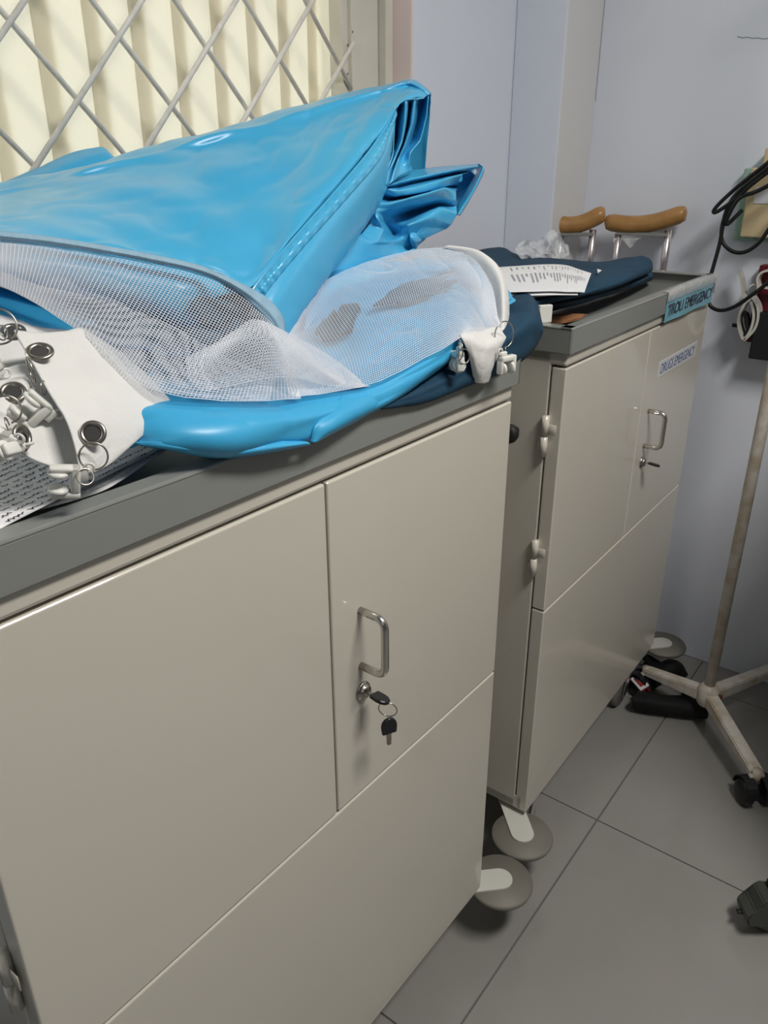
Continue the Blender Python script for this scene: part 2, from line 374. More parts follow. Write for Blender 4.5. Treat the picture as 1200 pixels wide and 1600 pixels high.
    # corner discs on tongue plates + casters
    for (cx, cy, ang) in ((-.0363, -.013, 0), (W+.045, -.013, 0), (-.0363, D+.013, 0), (W+.045, D+.013, 0)):
        ix = .055 if cx < 0 else W-.045; iy = .075 if cy < 0 else D-.075
        a = math.atan2(cy-iy, cx-ix); L = math.hypot(cx-ix, cy-iy)
        bm = nb(); lathe(bm, [(.001, .0), (.049, 0), (.0555, .0025), (.0572, .007), (.0572, .009), (.055, .0125), (.001, .0125)], (cx, cy, .1025), (0, 0, 1), 48)
        d_ = obj('bumper_disc', bm, 'bumpgrey', t, True)
        bm = nb(); prism(bm, [Vector((p.x, p.y, .1152)) for p in stadium(ix, iy, a, L, .0215)], (0, 0, 1), .003)
        obj('disc_bracket', bm, 'plate', d_)
    for (cx, cy) in ((.10, cy0), (W-cu, cy0), (.10, D-.075), (W-.125, D-.075)):
        bm = nb(); box(bm, (cx-.03, cy-.03, BT-.006), (cx+.03, cy+.03, BT+.001), .001, 1); cyl(bm, (cx, cy, BT-.02), (cx, cy, BT-.004), .017, 18)
        for s in (-1, 1): prism(bm, [(cx-.016, cy+s*.017, BT-.018), (cx+.016, cy+s*.017, BT-.018), (cx-.018, cy+s*.017, .032), (cx-.036, cy+s*.017, .032)], (0, s, 0), .0025)
        box(bm, (cx-.017, cy-.019, BT-.022), (cx+.017, cy+.019, BT-.017))
        ca = obj('caster', bm, 'alu', t)
        bm = nb(); lathe(bm, [(.001, -.013), (.033, -.013), (.0395, -.009), (.0405, 0), (.0395, .009), (.033, .013), (.001, .013)], (cx-.024, cy, .0405), (0, 1, 0), 32)
        obj('wheel', bm, 'wheelgrey', ca, True)
    return t, lp
c1, _ = cabinet('trolley_cabinet', 'cream metal trolley cabinet in the foreground, piled with blue curtains, two keys at its lock', (-1.1016, .0683), -.0152, True, .095, .125)
c2, _ = cabinet('trolley_cabinet', 'cream metal emergency trolley cabinet by the back wall with two stuck-on word labels', (-.1951, .0751), .0121, False, .038, .095)
bm = nb(); lathe(bm, [(.0001, 0), (.006, 0), (.006, -.014), (.014, -.016), (.0155, -.022), (.0145, -.028), (.009, -.031), (.0001, -.032)], (0, .075, .882), (1, 0, 0), 28)
o = obj('bumper_knob', bm, 'rubber', c2, True); o['label'] = 'black rubber bumper knob on the cabinet side'

# stuck-on labels of the emergency trolley
lab = thing('word_label', 'light blue paper label reading TROLI EMERGENCY taped to the tray edge', 'label', c2.location, .0121)
g = [[Vector((u, -.0075-.0012*math.sin(u*40), z)) for u in [.404+i*.0153 for i in range(20)]] for z in (.996, 1.010, 1.025, 1.040)]
for j, u in enumerate(g[3]): g[3][j].z += .0025*noise.noise(Vector((j*.9, 0, 0)))+(.004*(j/19))
bm = grid_bm(g); solid(obj('label_sheet', bm, 'label_blue', lab), .0004)
tx = text('label_lettering', 'TROLI EMERGENCY', .278, .0205, (.4135, -.0092, 1.0075), (math.pi/2, 0, 0), 'ink', lab, shear=.12, bold=.0)
g = [[Vector((.400+i*.0165, -.0093-.0015*abs(noise.noise(Vector((i*.8, j, 0)))), z+.003*noise.noise(Vector((i*.9, j*2, 3))))) for i in range(20)] for j, z in enumerate((1.034, 1.043, 1.0515))]
g.append([p+Vector((0, .012, .0005+.002*abs(noise.noise(p*90)))) for p in g[-1]])
solid(obj('clear_tape', grid_bm(g), 'tape', lab, True), .0002)
lab2 = thing('word_label', 'small white label reading DRUGS EMERGENCY on the cabinet door', 'label', c2.location, .0121)
bm = nb(); box(bm, (.433, -.0008, .8865), (.668, -.0001, .9175)); obj('label_sheet', bm, 'label_white', lab2)
text('label_lettering', 'DRUGS EMERGENCY', .215, .0195, (.443, -.0009, .892), (math.pi/2, 0, 0), 'letter_blue', lab2, shear=.18, bold=-.004)

# ============================================================ PILE ON THE NEAR CABINET
R_ = lambda *pts: [at(*p) for p in pts]
# --- dark teal cloth at the very bottom
tc = thing('folded_cloth', 'dark teal folded cloth under the curtain pile, hanging over the near cabinet corner', 'cloth', (-.6, .25, 1.03))
def reparent(o, t):
    o.parent = t; o.matrix_parent_inverse = Matrix.Translation(-Vector(t.location)); return o
o = cloth('cloth_fold', [
    R_((560, 560, .20), (620, 540, .20), (690, 510, .20), (750, 480, .20), (800, 455, .20), (825, 452, .20), (834, 458, .20)),
    R_((560, 600, .10), (620, 585, .10), (690, 550, .10), (750, 515, .10), (800, 485, .10), (830, 473, .10), (842, 483, .11)),
    R_((575, 628, .055), (640, 610, .055), (700, 582, .055), (750, 552, .052), (800, 518, .05), (835, 498, .06), (848, 512, .07)),
    R_((590, 636, .048), (650, 622, .048), (700, 600, .048), (745, 573, .045), (790, 548, .045), (830, 528, .055), (846, 524, .07)),
    R_((597, 639, .050), (655, 630, .050), (705, 613, .048), (745, 595, .045), (785, 577, .047), (822, 556, .06), (838, 540, .075)),
    R_((610, 636, .065), (655, 628, .065), (705, 612, .07), (745, 598, .08), (785, 585, .09), (815, 565, .10), (830, 550, .11)),
], 90, 40, 'teal', amp=.0022, sc=9, t=.002); reparent(o, tc)
# --- light blue curtain below the netting
lo = thing('hospital_curtain', 'light blue hospital curtain folded flat beneath the netting, bulging over the tray edge', 'curtain', (-.75, .25, 1.04))
def fold_fn(u, v, n):
    return n*(.004*math.sin(u*11+v*3)*math.exp(-((v-.75)/.25)**2))
o = cloth('curtain_fold', [
    R_((120, 520, .34), (220, 510, .34), (330, 500, .34), (430, 500, .33), (520, 490, .32), (600, 470, .30), (700, 450, .26), (780, 440, .22)),
    R_((130, 600, .20), (210, 590, .20), (320, 580, .19), (430, 575, .18), (520, 560, .16), (600, 530, .15), (700, 490, .14), (800, 462, .12)),
    R_((150, 645, .12), (230, 628, .10), (330, 628, .085), (430, 628, .075), (510, 612, .07), (590, 590, .065), (690, 540, .06), (790, 475, .12)),
    R_((175, 672, .10), (250, 655, .075), (340, 655, .055), (430, 650, .045), (505, 640, .045), (590, 612, .048), (690, 560, .05), (790, 488, .115)),
    R_((195, 688, .09), (260, 682, .065), (345, 690, .045), (425, 683, .038), (500, 662, .040), (580, 632, .046), (680, 574, .052), (786, 497, .115)),
    R_((205, 694, .085), (270, 698, .066), (360, 712, .055), (425, 701, .045), (492, 690, .045), (530, 664, .052), (640, 606, .062), (782, 505, .12)),
    R_((215, 692, .10), (280, 697, .09), (360, 704, .09), (425, 696, .08), (490, 680, .08), (530, 658, .09), (640, 600, .10), (776, 505, .13)),
], 120, 60, 'blue_dull', amp=.0024, sc=8, t=.0016, fn=fold_fn); reparent(o, lo)
# soft pleat near the lower edge
for nm, rows in (('curtain_crease', [
    R_((205, 691, .080), (270, 690, .062), (350, 692, .052), (430, 688, .046), (470, 690, .046)),
    R_((225, 696, .075), (290, 703, .056), (360, 709, .046), (430, 700, .040), (482, 692, .041)),
    R_((240, 698, .078), (300, 707, .066), (362, 714, .056), (425, 706, .050), (485, 694, .045))]),
    ('curtain_crease', [
    R_((535, 618, .055), (515, 640, .048), (492, 665, .042), (484, 690, .044)),
    R_((560, 622, .048), (545, 645, .040), (522, 668, .037), (495, 690, .040)),
    R_((650, 590, .055), (620, 622, .050), (570, 650, .050), (520, 676, .052))]),
    ('curtain_tip', [
    R_((770, 440, .16), (790, 455, .15), (812, 474, .135), (834, 478, .125)),
    R_((775, 470, .14), (795, 475, .13), (815, 478, .125), (833, 480, .122)),
    R_((775, 500, .13), (795, 492, .12), (815, 485, .115), (830, 482, .122))])):
    reparent(cloth(nm, rows, 40, 16, 'blue_dull', amp=.0008, sc=20, t=.0016), lo)
# folds lying under the netting, light blue with dark gaps
reparent(cloth('curtain_fold', [
    R_((450, 540, .22), (490, 468, .24), (560, 425, .25), (620, 410, .25), (680, 402, .24), (740, 415, .21), (770, 440, .18)),
    R_((455, 580, .15), (510, 510, .17), (570, 470, .18), (630, 448, .18), (690, 440, .17), (740, 450, .15), (775, 470, .13)),
    R_((460, 605, .10), (530, 560, .115), (590, 520, .12), (645, 497, .12), (700, 480, .12), (745, 480, .11), (778, 490, .10)),
    R_((465, 618, .085), (540, 600, .08), (600, 575, .08), (650, 550, .08), (700, 525, .08), (740, 512, .08), (775, 510, .08)),
], 80, 50, 'blue_dull', amp=.010, sc=14, t=.0016), lo)
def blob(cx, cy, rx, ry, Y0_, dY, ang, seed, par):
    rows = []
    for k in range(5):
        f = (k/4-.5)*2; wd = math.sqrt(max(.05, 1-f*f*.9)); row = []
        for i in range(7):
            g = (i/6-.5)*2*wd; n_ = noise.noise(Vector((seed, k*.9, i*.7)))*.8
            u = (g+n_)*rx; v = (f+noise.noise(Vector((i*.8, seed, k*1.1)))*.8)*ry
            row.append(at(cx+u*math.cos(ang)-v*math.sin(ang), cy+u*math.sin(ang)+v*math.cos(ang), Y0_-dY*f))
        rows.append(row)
    reparent(cloth('teal_and_shade_patch', rows, 24, 18, 'teal', amp=.003, sc=25, t=.001), par)
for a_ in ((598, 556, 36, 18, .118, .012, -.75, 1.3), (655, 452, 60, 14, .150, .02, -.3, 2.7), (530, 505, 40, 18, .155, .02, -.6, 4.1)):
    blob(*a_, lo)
# --- the big top curtain
tp = thing('hospital_curtain', 'big folded light blue hospital curtain with white netting and header band, topmost in the pile', 'curtain', (-.7, .3, 1.05))
ridge = [(-90, 322, .40), (0, 299, .40), (100, 276, .39), (200, 247, .385), (300, 221, .375), (400, 193, .36), (470, 172, .345), (530, 155, .33), (580, 142, .315), (612, 135, .30), (640, 130, .285), (660, 140, .27), (669, 150, .262)]
low = [(-90, 352, .25), (0, 364, .24), (100, 378, .23), (200, 395, .215), (290, 413, .20), (345, 428, .185), (392, 450, .17), (455, 372, .185), (520, 300, .21), (575, 235, .23), (612, 182, .245), (622, 164, .25), (655, 153, .256)]
def mid(A, B, t, bulge, Yb):
    return [at(a[0]*(1-t)+b[0]*t, a[1]*(1-t)+b[1]*t - bulge*min(1, abs(a[1]-b[1])/120), a[2]*(1-t)+b[2]*t + Yb) for a, b in zip(A, B)]
back1 = [at(a[0]+4, a[1]+14, a[2]+.05) for a in ridge]
back2 = [Vector((p.x+.02, min(.485, p.y+.03), max(1.05, p.z-.16))) for p in back1]
rows = [back2, back1, [at(*p) for p in ridge], mid(ridge, low, .12, 3, .002), mid(ridge, low, .4, 6, -.008), mid(ridge, low, .7, 3, -.010), mid(ridge, low, .93, 2, -.004), [at(*p) for p in low]]
def sheet_fn(u, v, n):
    a = .0018*math.sin(u*34+v*9)*max(0, math.sin(v*math.pi)) * (.4+noise.noise(Vector((u*5, v*4, 0))))
    b = .0022*math.sin((u*1.6-v*1.3)*26)*max(0, 1-abs(u-.35)/.3)*max(0, math.sin(v*math.pi))
    return n*(a+b)
reparent(cloth('curtain_top', rows, 170, 80, 'blue', amp=.0042, sc=9, st=(1, 2.2, 1), t=.0016, fn=sheet_fn), tp)
# second layer peeking out behind the ridge
reparent(cloth('curtain_back_fold', [
    R_((-90, 310, .47), (0, 287, .47), (60, 262, .47), (110, 240, .47), (145, 232, .465), (163, 232, .46), (186, 252, .455), (220, 262, .45)),
    R_((-90, 330, .43), (0, 306, .44), (60, 285, .44), (110, 264, .44), (145, 252, .44), (170, 250, .44), (192, 262, .44), (225, 275, .44)),
    R_((-90, 390, .42), (0, 370, .42), (60, 350, .42), (110, 330, .42), (145, 310, .42), (170, 300, .42), (192, 300, .42), (225, 300, .42))], 60, 24, 'blue_dull', amp=.002, sc=9), tp)
# front fold below the stitched seam
seamT = [(385, 470, .168), (400, 441, .166), (455, 374, .182), (520, 301, .206), (575, 236, .226), (605, 193, .240), (618, 168, .247)]
lowE = [(444, 532, .150), (462, 503, .158), (500, 443, .178), (545, 382, .205), (580, 330, .225), (600, 288, .24), (612, 235, .25)]
mid1 = [((a[0]*.8+b[0]*.2), (a[1]*.8+b[1]*.2), a[2]-.006) for a, b in zip(seamT, lowE)]
mid2 = [((a[0]*.45+b[0]*.55), (a[1]*.45+b[1]*.55), (a[2]+b[2])/2-.012) for a, b in zip(seamT, lowE)]
und = [(a[0]+6, a[1]-2, a[2]+.03) for a in lowE]; und2 = [(a[0]-10, a[1]+2, a[2]+.09) for a in lowE]
reparent(cloth('curtain_front_fold', [R_(*seamT), R_(*mid1), R_(*mid2), R_(*lowE), R_(*und), R_(*und2)], 90, 44, 'blue', amp=.0020, sc=10, t=.0016), tp)
# stitched channel with puckers
A = [(a[0]+2, a[1]+4, a[2]-.004) for a in seamT]; B = [(a[0]+19, a[1]+12, a[2]-.008) for a in seamT]
A[-1] = (619, 172, .244); B[-1] = (620, 180, .240); A[-2] = (605, 200, .236); B[-2] = (608, 210, .232)
mdl = [((a[0]+b[0])/2, (a[1]+b[1])/2, (a[2]+b[2])/2-.003) for a, b in zip(A, B)]
def puck(u, v, n): return n*(.0016*math.sin(u*170+v*5+2.5*noise.noise(Vector((u*14, 0, 0))))*math.sin(math.pi*v)*(1-u)**.5*(.8+.7*abs(noise.noise(Vector((u*22, 3, 0)))))*1.1)
reparent(cloth('stitched_seam', [R_(*A), R_(*mdl), R_(*B)], 220, 10, 'blue', t=.0012, fn=puck), tp)
# gathered end of the top fold
def pleats(top, bot, mids, n, name):
    pass
endrows = [
    R_((616, 166, .252), (626, 161, .268), (634, 158, .246), (641, 157, .272), (648, 155, .250), (657, 153, .285), (669, 150, .262)),
    R_((616, 190, .252), (620, 190, .275), (632, 192, .246), (636, 195, .280), (643, 195, .252), (652, 190, .290), (666, 182, .262)),
    R_((615, 215, .250), (617, 218, .280), (627, 222, .246), (629, 225, .285), (633, 225, .256), (644, 218, .292), (657, 218, .265)),
    R_((614, 240, .248), (612, 243, .275), (617, 247, .248), (618, 250, .282), (622, 250, .260), (632, 240, .285), (641, 239, .268)),
    R_((606, 265, .246), (605, 268, .265), (608, 268, .248), (611, 270, .270), (616, 268, .258), (626, 258, .275), (640, 255, .268)),
    R_((600, 290, .245), (601, 290, .255), (603, 290, .247), (606, 289, .258), (612, 285, .256), (624, 275, .268), (645, 266, .275)),
]
reparent(cloth('gathered_end', endrows, 84, 40, 'blue', amp=.0008, sc=20, t=.0014, lin=.5), tp)
# crumpled fold sticking out to the right
crum = [
    R_((598, 300, .290), (615, 282, .30), (640, 266, .30), (680, 262, .30), (715, 259, .30), (745, 257, .30)),
    R_((600, 291, .262), (620, 286, .262), (645, 280, .255), (685, 271, .245), (720, 264, .240), (748, 260, .240)),
    R_((601, 293, .275), (622, 291, .275), (650, 284, .270), (685, 277, .268), (715, 272, .268), (738, 266, .275)),
    R_((600, 295, .270), (622, 298, .258), (652, 292, .248), (688, 282, .240), (708, 276, .238), (722, 273, .245)),
    R_((598, 299, .275), (618, 305, .262), (640, 303, .252), (672, 297, .245), (698, 290, .245), (716, 283, .262)),
    R_((592, 308, .290), (610, 312, .290), (632, 309, .292), (668, 300, .290), (694, 293, .290), (716, 292, .300)),
    R_((586, 317, .262), (606, 318, .256), (634, 311, .246), (668, 302, .235), (694, 294, .228), (712, 300, .240)),
    R_((586, 325, .262), (602, 326, .260), (622, 322, .255), (655, 318, .250), (690, 310, .238), (713, 313, .235)),
    R_((586, 330, .258), (592, 333, .262), (605, 338, .275), (640, 334, .290), (686, 321, .260), (713, 322, .240)),
    R_((584, 335, .262), (592, 345, .256), (606, 350, .285), (636, 346, .265), (686, 325, .240), (714, 334, .232)),
    R_((578, 350, .268), (600, 358, .258), (615, 366, .290), (637, 352, .252), (675, 340, .240), (705, 350, .238)),
    R_((565, 365, .262), (590, 378, .252), (615, 376, .262), (638, 372, .262), (660, 356, .250), (697, 357, .245)),
    R_((556, 370, .258), (580, 382, .252), (612, 383, .262), (640, 386, .270), (650, 368, .255), (664, 372, .255)),
    R_((540, 398, .255), (575, 402, .252), (612, 398, .258), (640, 391, .265), (648, 385, .262), (655, 380, .262)),
    R_((500, 440, .250), (540, 424, .252), (585, 412, .252), (620, 402, .255), (640, 396, .262), (650, 390, .262)),
]
o = cloth('crumpled_fold', crum, 85, 112, 'blue', amp=.0012, sc=22, t=.0014, lin=.75); reparent(o, tp)
reparent(cloth('crumpled_back', [
    R_((590, 298, .33), (640, 272, .335), (700, 264, .335), (742, 262, .32)),
    R_((575, 330, .33), (640, 320, .34), (700, 305, .335), (722, 304, .32)),
    R_((560, 375, .33), (630, 352, .335), (680, 338, .33), (708, 333, .31)),
    R_((545, 405, .31), (600, 392, .31), (640, 372, .31), (650, 360, .30))], 40, 24, 'blue', amp=.004, sc=14, t=.0014), tp)
# outer strip of the crumple's right tip
reparent(cloth('crumpled_tip', [
    R_((745, 257, .300), (749, 262, .285), (742, 275, .285), (728, 300, .285), (714, 322, .27), (712, 336, .25)),
    R_((748, 256, .262), (754, 262, .255), (750, 275, .252), (738, 300, .248), (724, 322, .242), (716, 336, .238)),
    R_((750, 258, .270), (756, 267, .275), (750, 282, .275), (738, 304, .272), (728, 322, .268), (718, 337, .260)),
    R_((742, 262, .300), (746, 270, .310), (742, 284, .310), (730, 306, .305), (722, 320, .30), (714, 334, .29))], 40, 18, 'blue', t=.0014), tp)
reparent(cloth('crumpled_tip', [
    R_((736, 268, .300), (742, 275, .310), (735, 295, .310), (722, 315, .30), (714, 330, .28)),
    R_((722, 270, .315), (722, 285, .325), (718, 300, .325), (712, 315, .31), (708, 325, .29))], 20, 8, 'blue', t=.0014), tp)
reparent(cloth('crumpled_tip', [
    R_((645, 352, .262), (652, 362, .258), (658, 366, .262), (665, 373, .27)),
    R_((640, 372, .256), (646, 374, .252), (656, 374, .256), (664, 374, .262)),
    R_((648, 392, .266), (650, 388, .262), (652, 384, .262), (655, 381, .262))], 16, 16, 'blue', t=.0014), tp)
# dark hollow between the crumple and the netting
reparent(cloth('under_fold', [
    R_((470, 500, .26), (505, 436, .27), (560, 405, .29), (620, 385, .30)),
    R_((478, 492, .21), (515, 440, .225), (545, 425, .235), (600, 415, .24)),
    R_((470, 540, .20), (520, 480, .215), (560, 450, .225), (620, 430, .23))], 30, 16, 'blue', amp=.003, sc=15), tp)
# blue layer below, seen left of the white band
reparent(cloth('curtain_lower_layer', [
    R_((-90, 400, .30), (0, 420, .29), (80, 450, .28), (200, 470, .27), (330, 480, .26)),
    R_((-90, 450, .24), (0, 470, .235), (70, 490, .23), (140, 505, .22), (300, 520, .21)),
    R_((-90, 490, .22), (0, 497, .215), (60, 513, .21), (110, 522, .21), (300, 560, .20)),
    R_((-90, 500, .24), (0, 505, .235), (60, 518, .23), (110, 524, .23), (300, 560, .22))], 50, 24, 'blue_dull', amp=.002, sc=9), tp)
# blue surface directly under the left netting
reparent(cloth('curtain_side', [
    R_((-90, 352, .255), (0, 366, .245), (100, 380, .235), (200, 397, .222), (300, 416, .206), (345, 430, .195), (385, 455, .18)),
    R_((-90, 400, .235), (0, 400, .222), (100, 412, .212), (200, 430, .20), (270, 446, .19), (298, 455, .185), (330, 470, .19)),
    R_((-90, 430, .24), (0, 432, .228), (100, 445, .218), (200, 470, .205), (265, 492, .195), (290, 505, .195), (300, 520, .20)),
    R_((-90, 460, .28), (0, 455, .27), (100, 465, .26), (200, 490, .25), (265, 505, .24), (290, 515, .24), (300, 525, .24))], 80, 26, 'blue', amp=.001, sc=9, t=.001), tp)
for a_ in ((345, 476, 44, 30, .185, .02, .3, 9.3), (395, 520, 36, 26, .165, .02, .5, 10.1), (330, 530, 44, 20, .155, .02, .2, 11.9), (200, 505, 70, 12, .190, .02, .25, 15.1)):
    blob(*a_, tp)  # dark patches stand in for the deep shade under the left netting
# netting: left part, from the binding down
hem = [(-60, 360, .232), (0, 368, .226), (80, 377, .218), (160, 390, .208), (240, 405, .196), (310, 421, .184), (360, 442, .168), (400, 470, .155), (430, 500, .146), (442, 535, .140)]
nlow = [(-60, 430, .205), (0, 446, .200), (50, 470, .185), (105, 505, .165), (160, 545, .130), (205, 590, .105), (260, 614, .085), (330, 624, .070), (400, 626, .062), (470, 622, .060)]
def mixr(A, B, t, dy, dp=0): return [at(a[0]*(1-t)+b[0]*t, a[1]*(1-t)+b[1]*t+dp, a[2]*(1-t)+b[2]*t+dy) for a, b in zip(A, B)]
reparent(net('netting', [R_(*hem), mixr(hem, nlow, .33, -.002), mixr(hem, nlow, .66, -.004), R_(*nlow)], 190, 56, None, .00082, amp=.0016, sc=14, pitch=.0030, pv=.0034), tp)
# doubled netting layer at the lower left (denser strip)
n2a = [(-60, 410, .212), (0, 425, .208), (60, 446, .198), (130, 462, .185), (200, 482, .165), (270, 510, .145), (330, 545, .125), (380, 570, .11), (430, 590, .10)]
n2b = [(-60, 432, .206), (0, 447, .202), (50, 470, .19), (105, 505, .17), (165, 545, .138), (215, 590, .112), (265, 613, .092), (335, 622, .078), (420, 624, .07)]
reparent(net('netting', [R_(*n2a), mixr(n2a, n2b, .5, .003), R_(*n2b)], 170, 26, None, .00070, amp=.0016, sc=18), tp)
# twisted ridge in the netting
tw = [
    R_((290, 560, .115), (330, 540, .112), (370, 515, .112), (400, 500, .118), (450, 520, .118), (520, 560, .095), (570, 600, .070)),
    R_((296, 590, .098), (340, 565, .092), (385, 540, .090), (430, 535, .090), (480, 560, .080), (530, 590, .066), (575, 603, .060)),
    R_((315, 612, .080), (370, 600, .074), (420, 590, .070), (465, 590, .066), (505, 600, .062), (545, 606, .058), (580, 603, .056))]
reparent(net('netting', tw, 110, 34, None, .00070, amp=.001, sc=20), tp)
# netting: right part over the bulge
nt_ = [(438, 542, .150), (462, 502, .160), (500, 446, .185), (560, 414, .195), (620, 396, .195), (665, 388, .185), (705, 388, .168), (742, 398, .145), (772, 425, .118), (786, 455, .100)]
nm1 = [(440, 565, .118), (480, 540, .120), (530, 490, .135), (590, 452, .140), (640, 430, .140), (685, 420, .132), (720, 422, .120), (748, 440, .108), (768, 465, .095), (782, 485, .086)]
nm2 = [(445, 590, .092), (500, 575, .088), (560, 540, .092), (610, 508, .095), (655, 482, .092), (695, 465, .088), (724, 465, .084), (748, 480, .080), (764, 498, .074), (780, 506, .070)]
nl = [(455, 620, .064), (515, 612, .056), (575, 600, .050), (620, 582, .046), (660, 560, .044), (694, 543, .042), (718, 528, .044), (735, 520, .046), (755, 530, .048), (777, 530, .050)]
reparent(net('netting', [R_(*nt_), R_(*nm1), R_(*nm2), R_(*nl)], 170, 92, None, .00080, amp=.0022, sc=13, pitch=.0034), tp)
# pale blue binding along the netting's top edge
hb = [(a[0], a[1]-7, a[2]-.003) for a in hem]; hc = [(a[0], a[1]+5, a[2]-.004) for a in hem]
hb[-1] = (447, 528, .140); hc[-1] = (436, 540, .138); hb[-2] = (440, 492, .146); hc[-2] = (424, 508, .142); hb[-3] = (412, 462, .154); hc[-3] = (396, 478, .15)
hm_ = [((a[0]+b[0])/2, (a[1]+b[1])/2, min(a[2], b[2])-.003) for a, b in zip(hb, hc)]
reparent(cloth('binding_strip', [R_(*hb), R_(*hm_), R_(*hc)], 200, 10, 'blue_hem', amp=.0006, sc=40, t=.001, fn=lambda u, v, n: n*.0008*math.sin(v*19)), tp)
# --- white header bands
reparent(cloth('header_band', [
    R_((22, 516, .150), (60, 520, .150), (100, 518, .152), (130, 514, .155), (165, 535, .150)),
    R_((45, 556, .125), (90, 560, .125), (140, 560, .128), (190, 565, .128), (215, 572, .130)),
    R_((72, 605, .098), (115, 610, .098), (165, 605, .100), (215, 610, .104), (248, 606, .108)),
    R_((100, 650, .078), (138, 655, .076), (180, 655, .080), (225, 650, .086), (266, 630, .094)),
    R_((116, 695, .064), (140, 700, .062), (170, 705, .066), (205, 690, .074), (240, 665, .086)),
    R_((124, 735, .056), (135, 738, .056), (150, 737, .058), (172, 724, .064), (206, 694, .076))], 60, 70, 'white', amp=.0016, sc=14, t=.0012), tp)
reparent(cloth('header_band', [
    R_((-80, 585, .170), (0, 578, .150), (35, 570, .140), (60, 575, .135), (80, 600, .125)),
    R_((-80, 630, .130), (0, 610, .120), (45, 610, .115), (85, 625, .108), (110, 650, .100)),
    R_((-80, 660, .105), (-10, 650, .100), (40, 655, .098), (90, 665, .094), (122, 690, .088)),
    R_((-80, 690, .095), (-10, 680, .090), (30, 690, .088), (80, 705, .085), (128, 715, .080)),
    R_((-80, 705, .095), (-10, 692, .088), (20, 700, .085), (60, 722, .080), (126, 742, .074))], 50, 40, 'white', amp=.002, sc=12, t=.0012), tp)
reparent(cloth('header_band', [
    R_((-60, 480, .22), (0, 492, .215), (30, 500, .21), (70, 512, .205), (130, 516, .20)),
    R_((-60, 510, .20), (0, 512, .195), (30, 515, .19), (70, 522, .185), (120, 530, .18)),
    R_((-60, 590, .17), (0, 580, .165), (20, 585, .16), (50, 590, .155), (90, 600, .15))], 40, 30, 'white', amp=.002, sc=12, t=.0012), tp)
reparent(cloth('header_band', [
    R_((692, 386, .172), (728, 400, .150), (752, 424, .125), (768, 455, .104), (776, 490, .084), (778, 518, .066)),
    R_((702, 384, .168), (742, 391, .140), (768, 412, .112), (783, 440, .092), (787, 480, .074), (787, 520, .060)),
    R_((715, 387, .175), (752, 395, .140), (778, 416, .112), (792, 452, .092), (794, 490, .078), (793, 525, .066)),
    R_((725, 392, .19), (758, 402, .155), (780, 424, .125), (793, 458, .105), (795, 492, .09), (793, 524, .08))], 60, 18, 'white', amp=.0012, sc=18, t=.0012), tp)
reparent(cloth('header_band', [
    R_((717, 522, .060), (735, 512, .064), (757, 512, .066), (780, 512, .064), (794, 522, .068)),
    R_((720, 526, .044), (738, 526, .040), (757, 536, .036), (777, 533, .040), (793, 527, .048)),
    R_((731, 550, .040), (741, 551, .035), (756, 555, .032), (770, 556, .036), (783, 548, .046)),
    R_((737, 575, .040), (745, 577, .035), (755, 578, .033), (765, 577, .036), (772, 574, .044)),
    R_((741, 596, .044), (746, 598, .040), (752, 599, .039), (758, 599, .041), (763, 597, .046))], 40, 40, 'white', amp=.0010, sc=24, t=.0012), tp)
# eyelets set in the bands
def eyelet(c, nrm, R=.0072):
    bm = nb(); c = Vector(c); n = Vector(nrm).normalized(); a = n.orthogonal().normalized(); b = n.cross(a)
    prof = [(R*1.55, .0), (R*1.5, .0012), (R*1.3, .0018), (R*1.0, .0012), (R*.88, -.0005), (R*.92, -.002)]
    rs = [[bm.verts.new(c+n*h+(a*math.cos(2*math.pi*k/32)+b*math.sin(2*math.pi*k/32))*r) for k in range(32)] for r, h in prof]
    for A_, B_ in zip(rs, rs[1:]):
        for k in range(32): bm.faces.new((A_[k], A_[(k+1) % 32], B_[(k+1) % 32], B_[k]))
    e = reparent(obj('eyelet', bm, 'nickel', None, True), tp)
    bm = nb(); cyl(bm, c+n*-.0006, c+n*.0004, R*.9, 24); o_ = obj('eyelet_shade', bm, 'gap_shade'); o_.parent = tp; o_.matrix_parent_inverse = Matrix.Translation(-Vector(tp.location)); return e  # dark disc paints the shade inside the eyelet
eyelet(at(145, 677, .0615), (-.75, -.9, .75), .0058)
eyelet(at(62, 550, .1235), (-.25, -.45, 1), .0062)
eyelet(at(20, 614, .112), (-.4, -.6, .9), .0058)
eyelet(at(34, 682, .086), (.5, -1, .3), .0055)
eyelet(at(20, 518, .188), (-.2, -.4, 1), .0062)

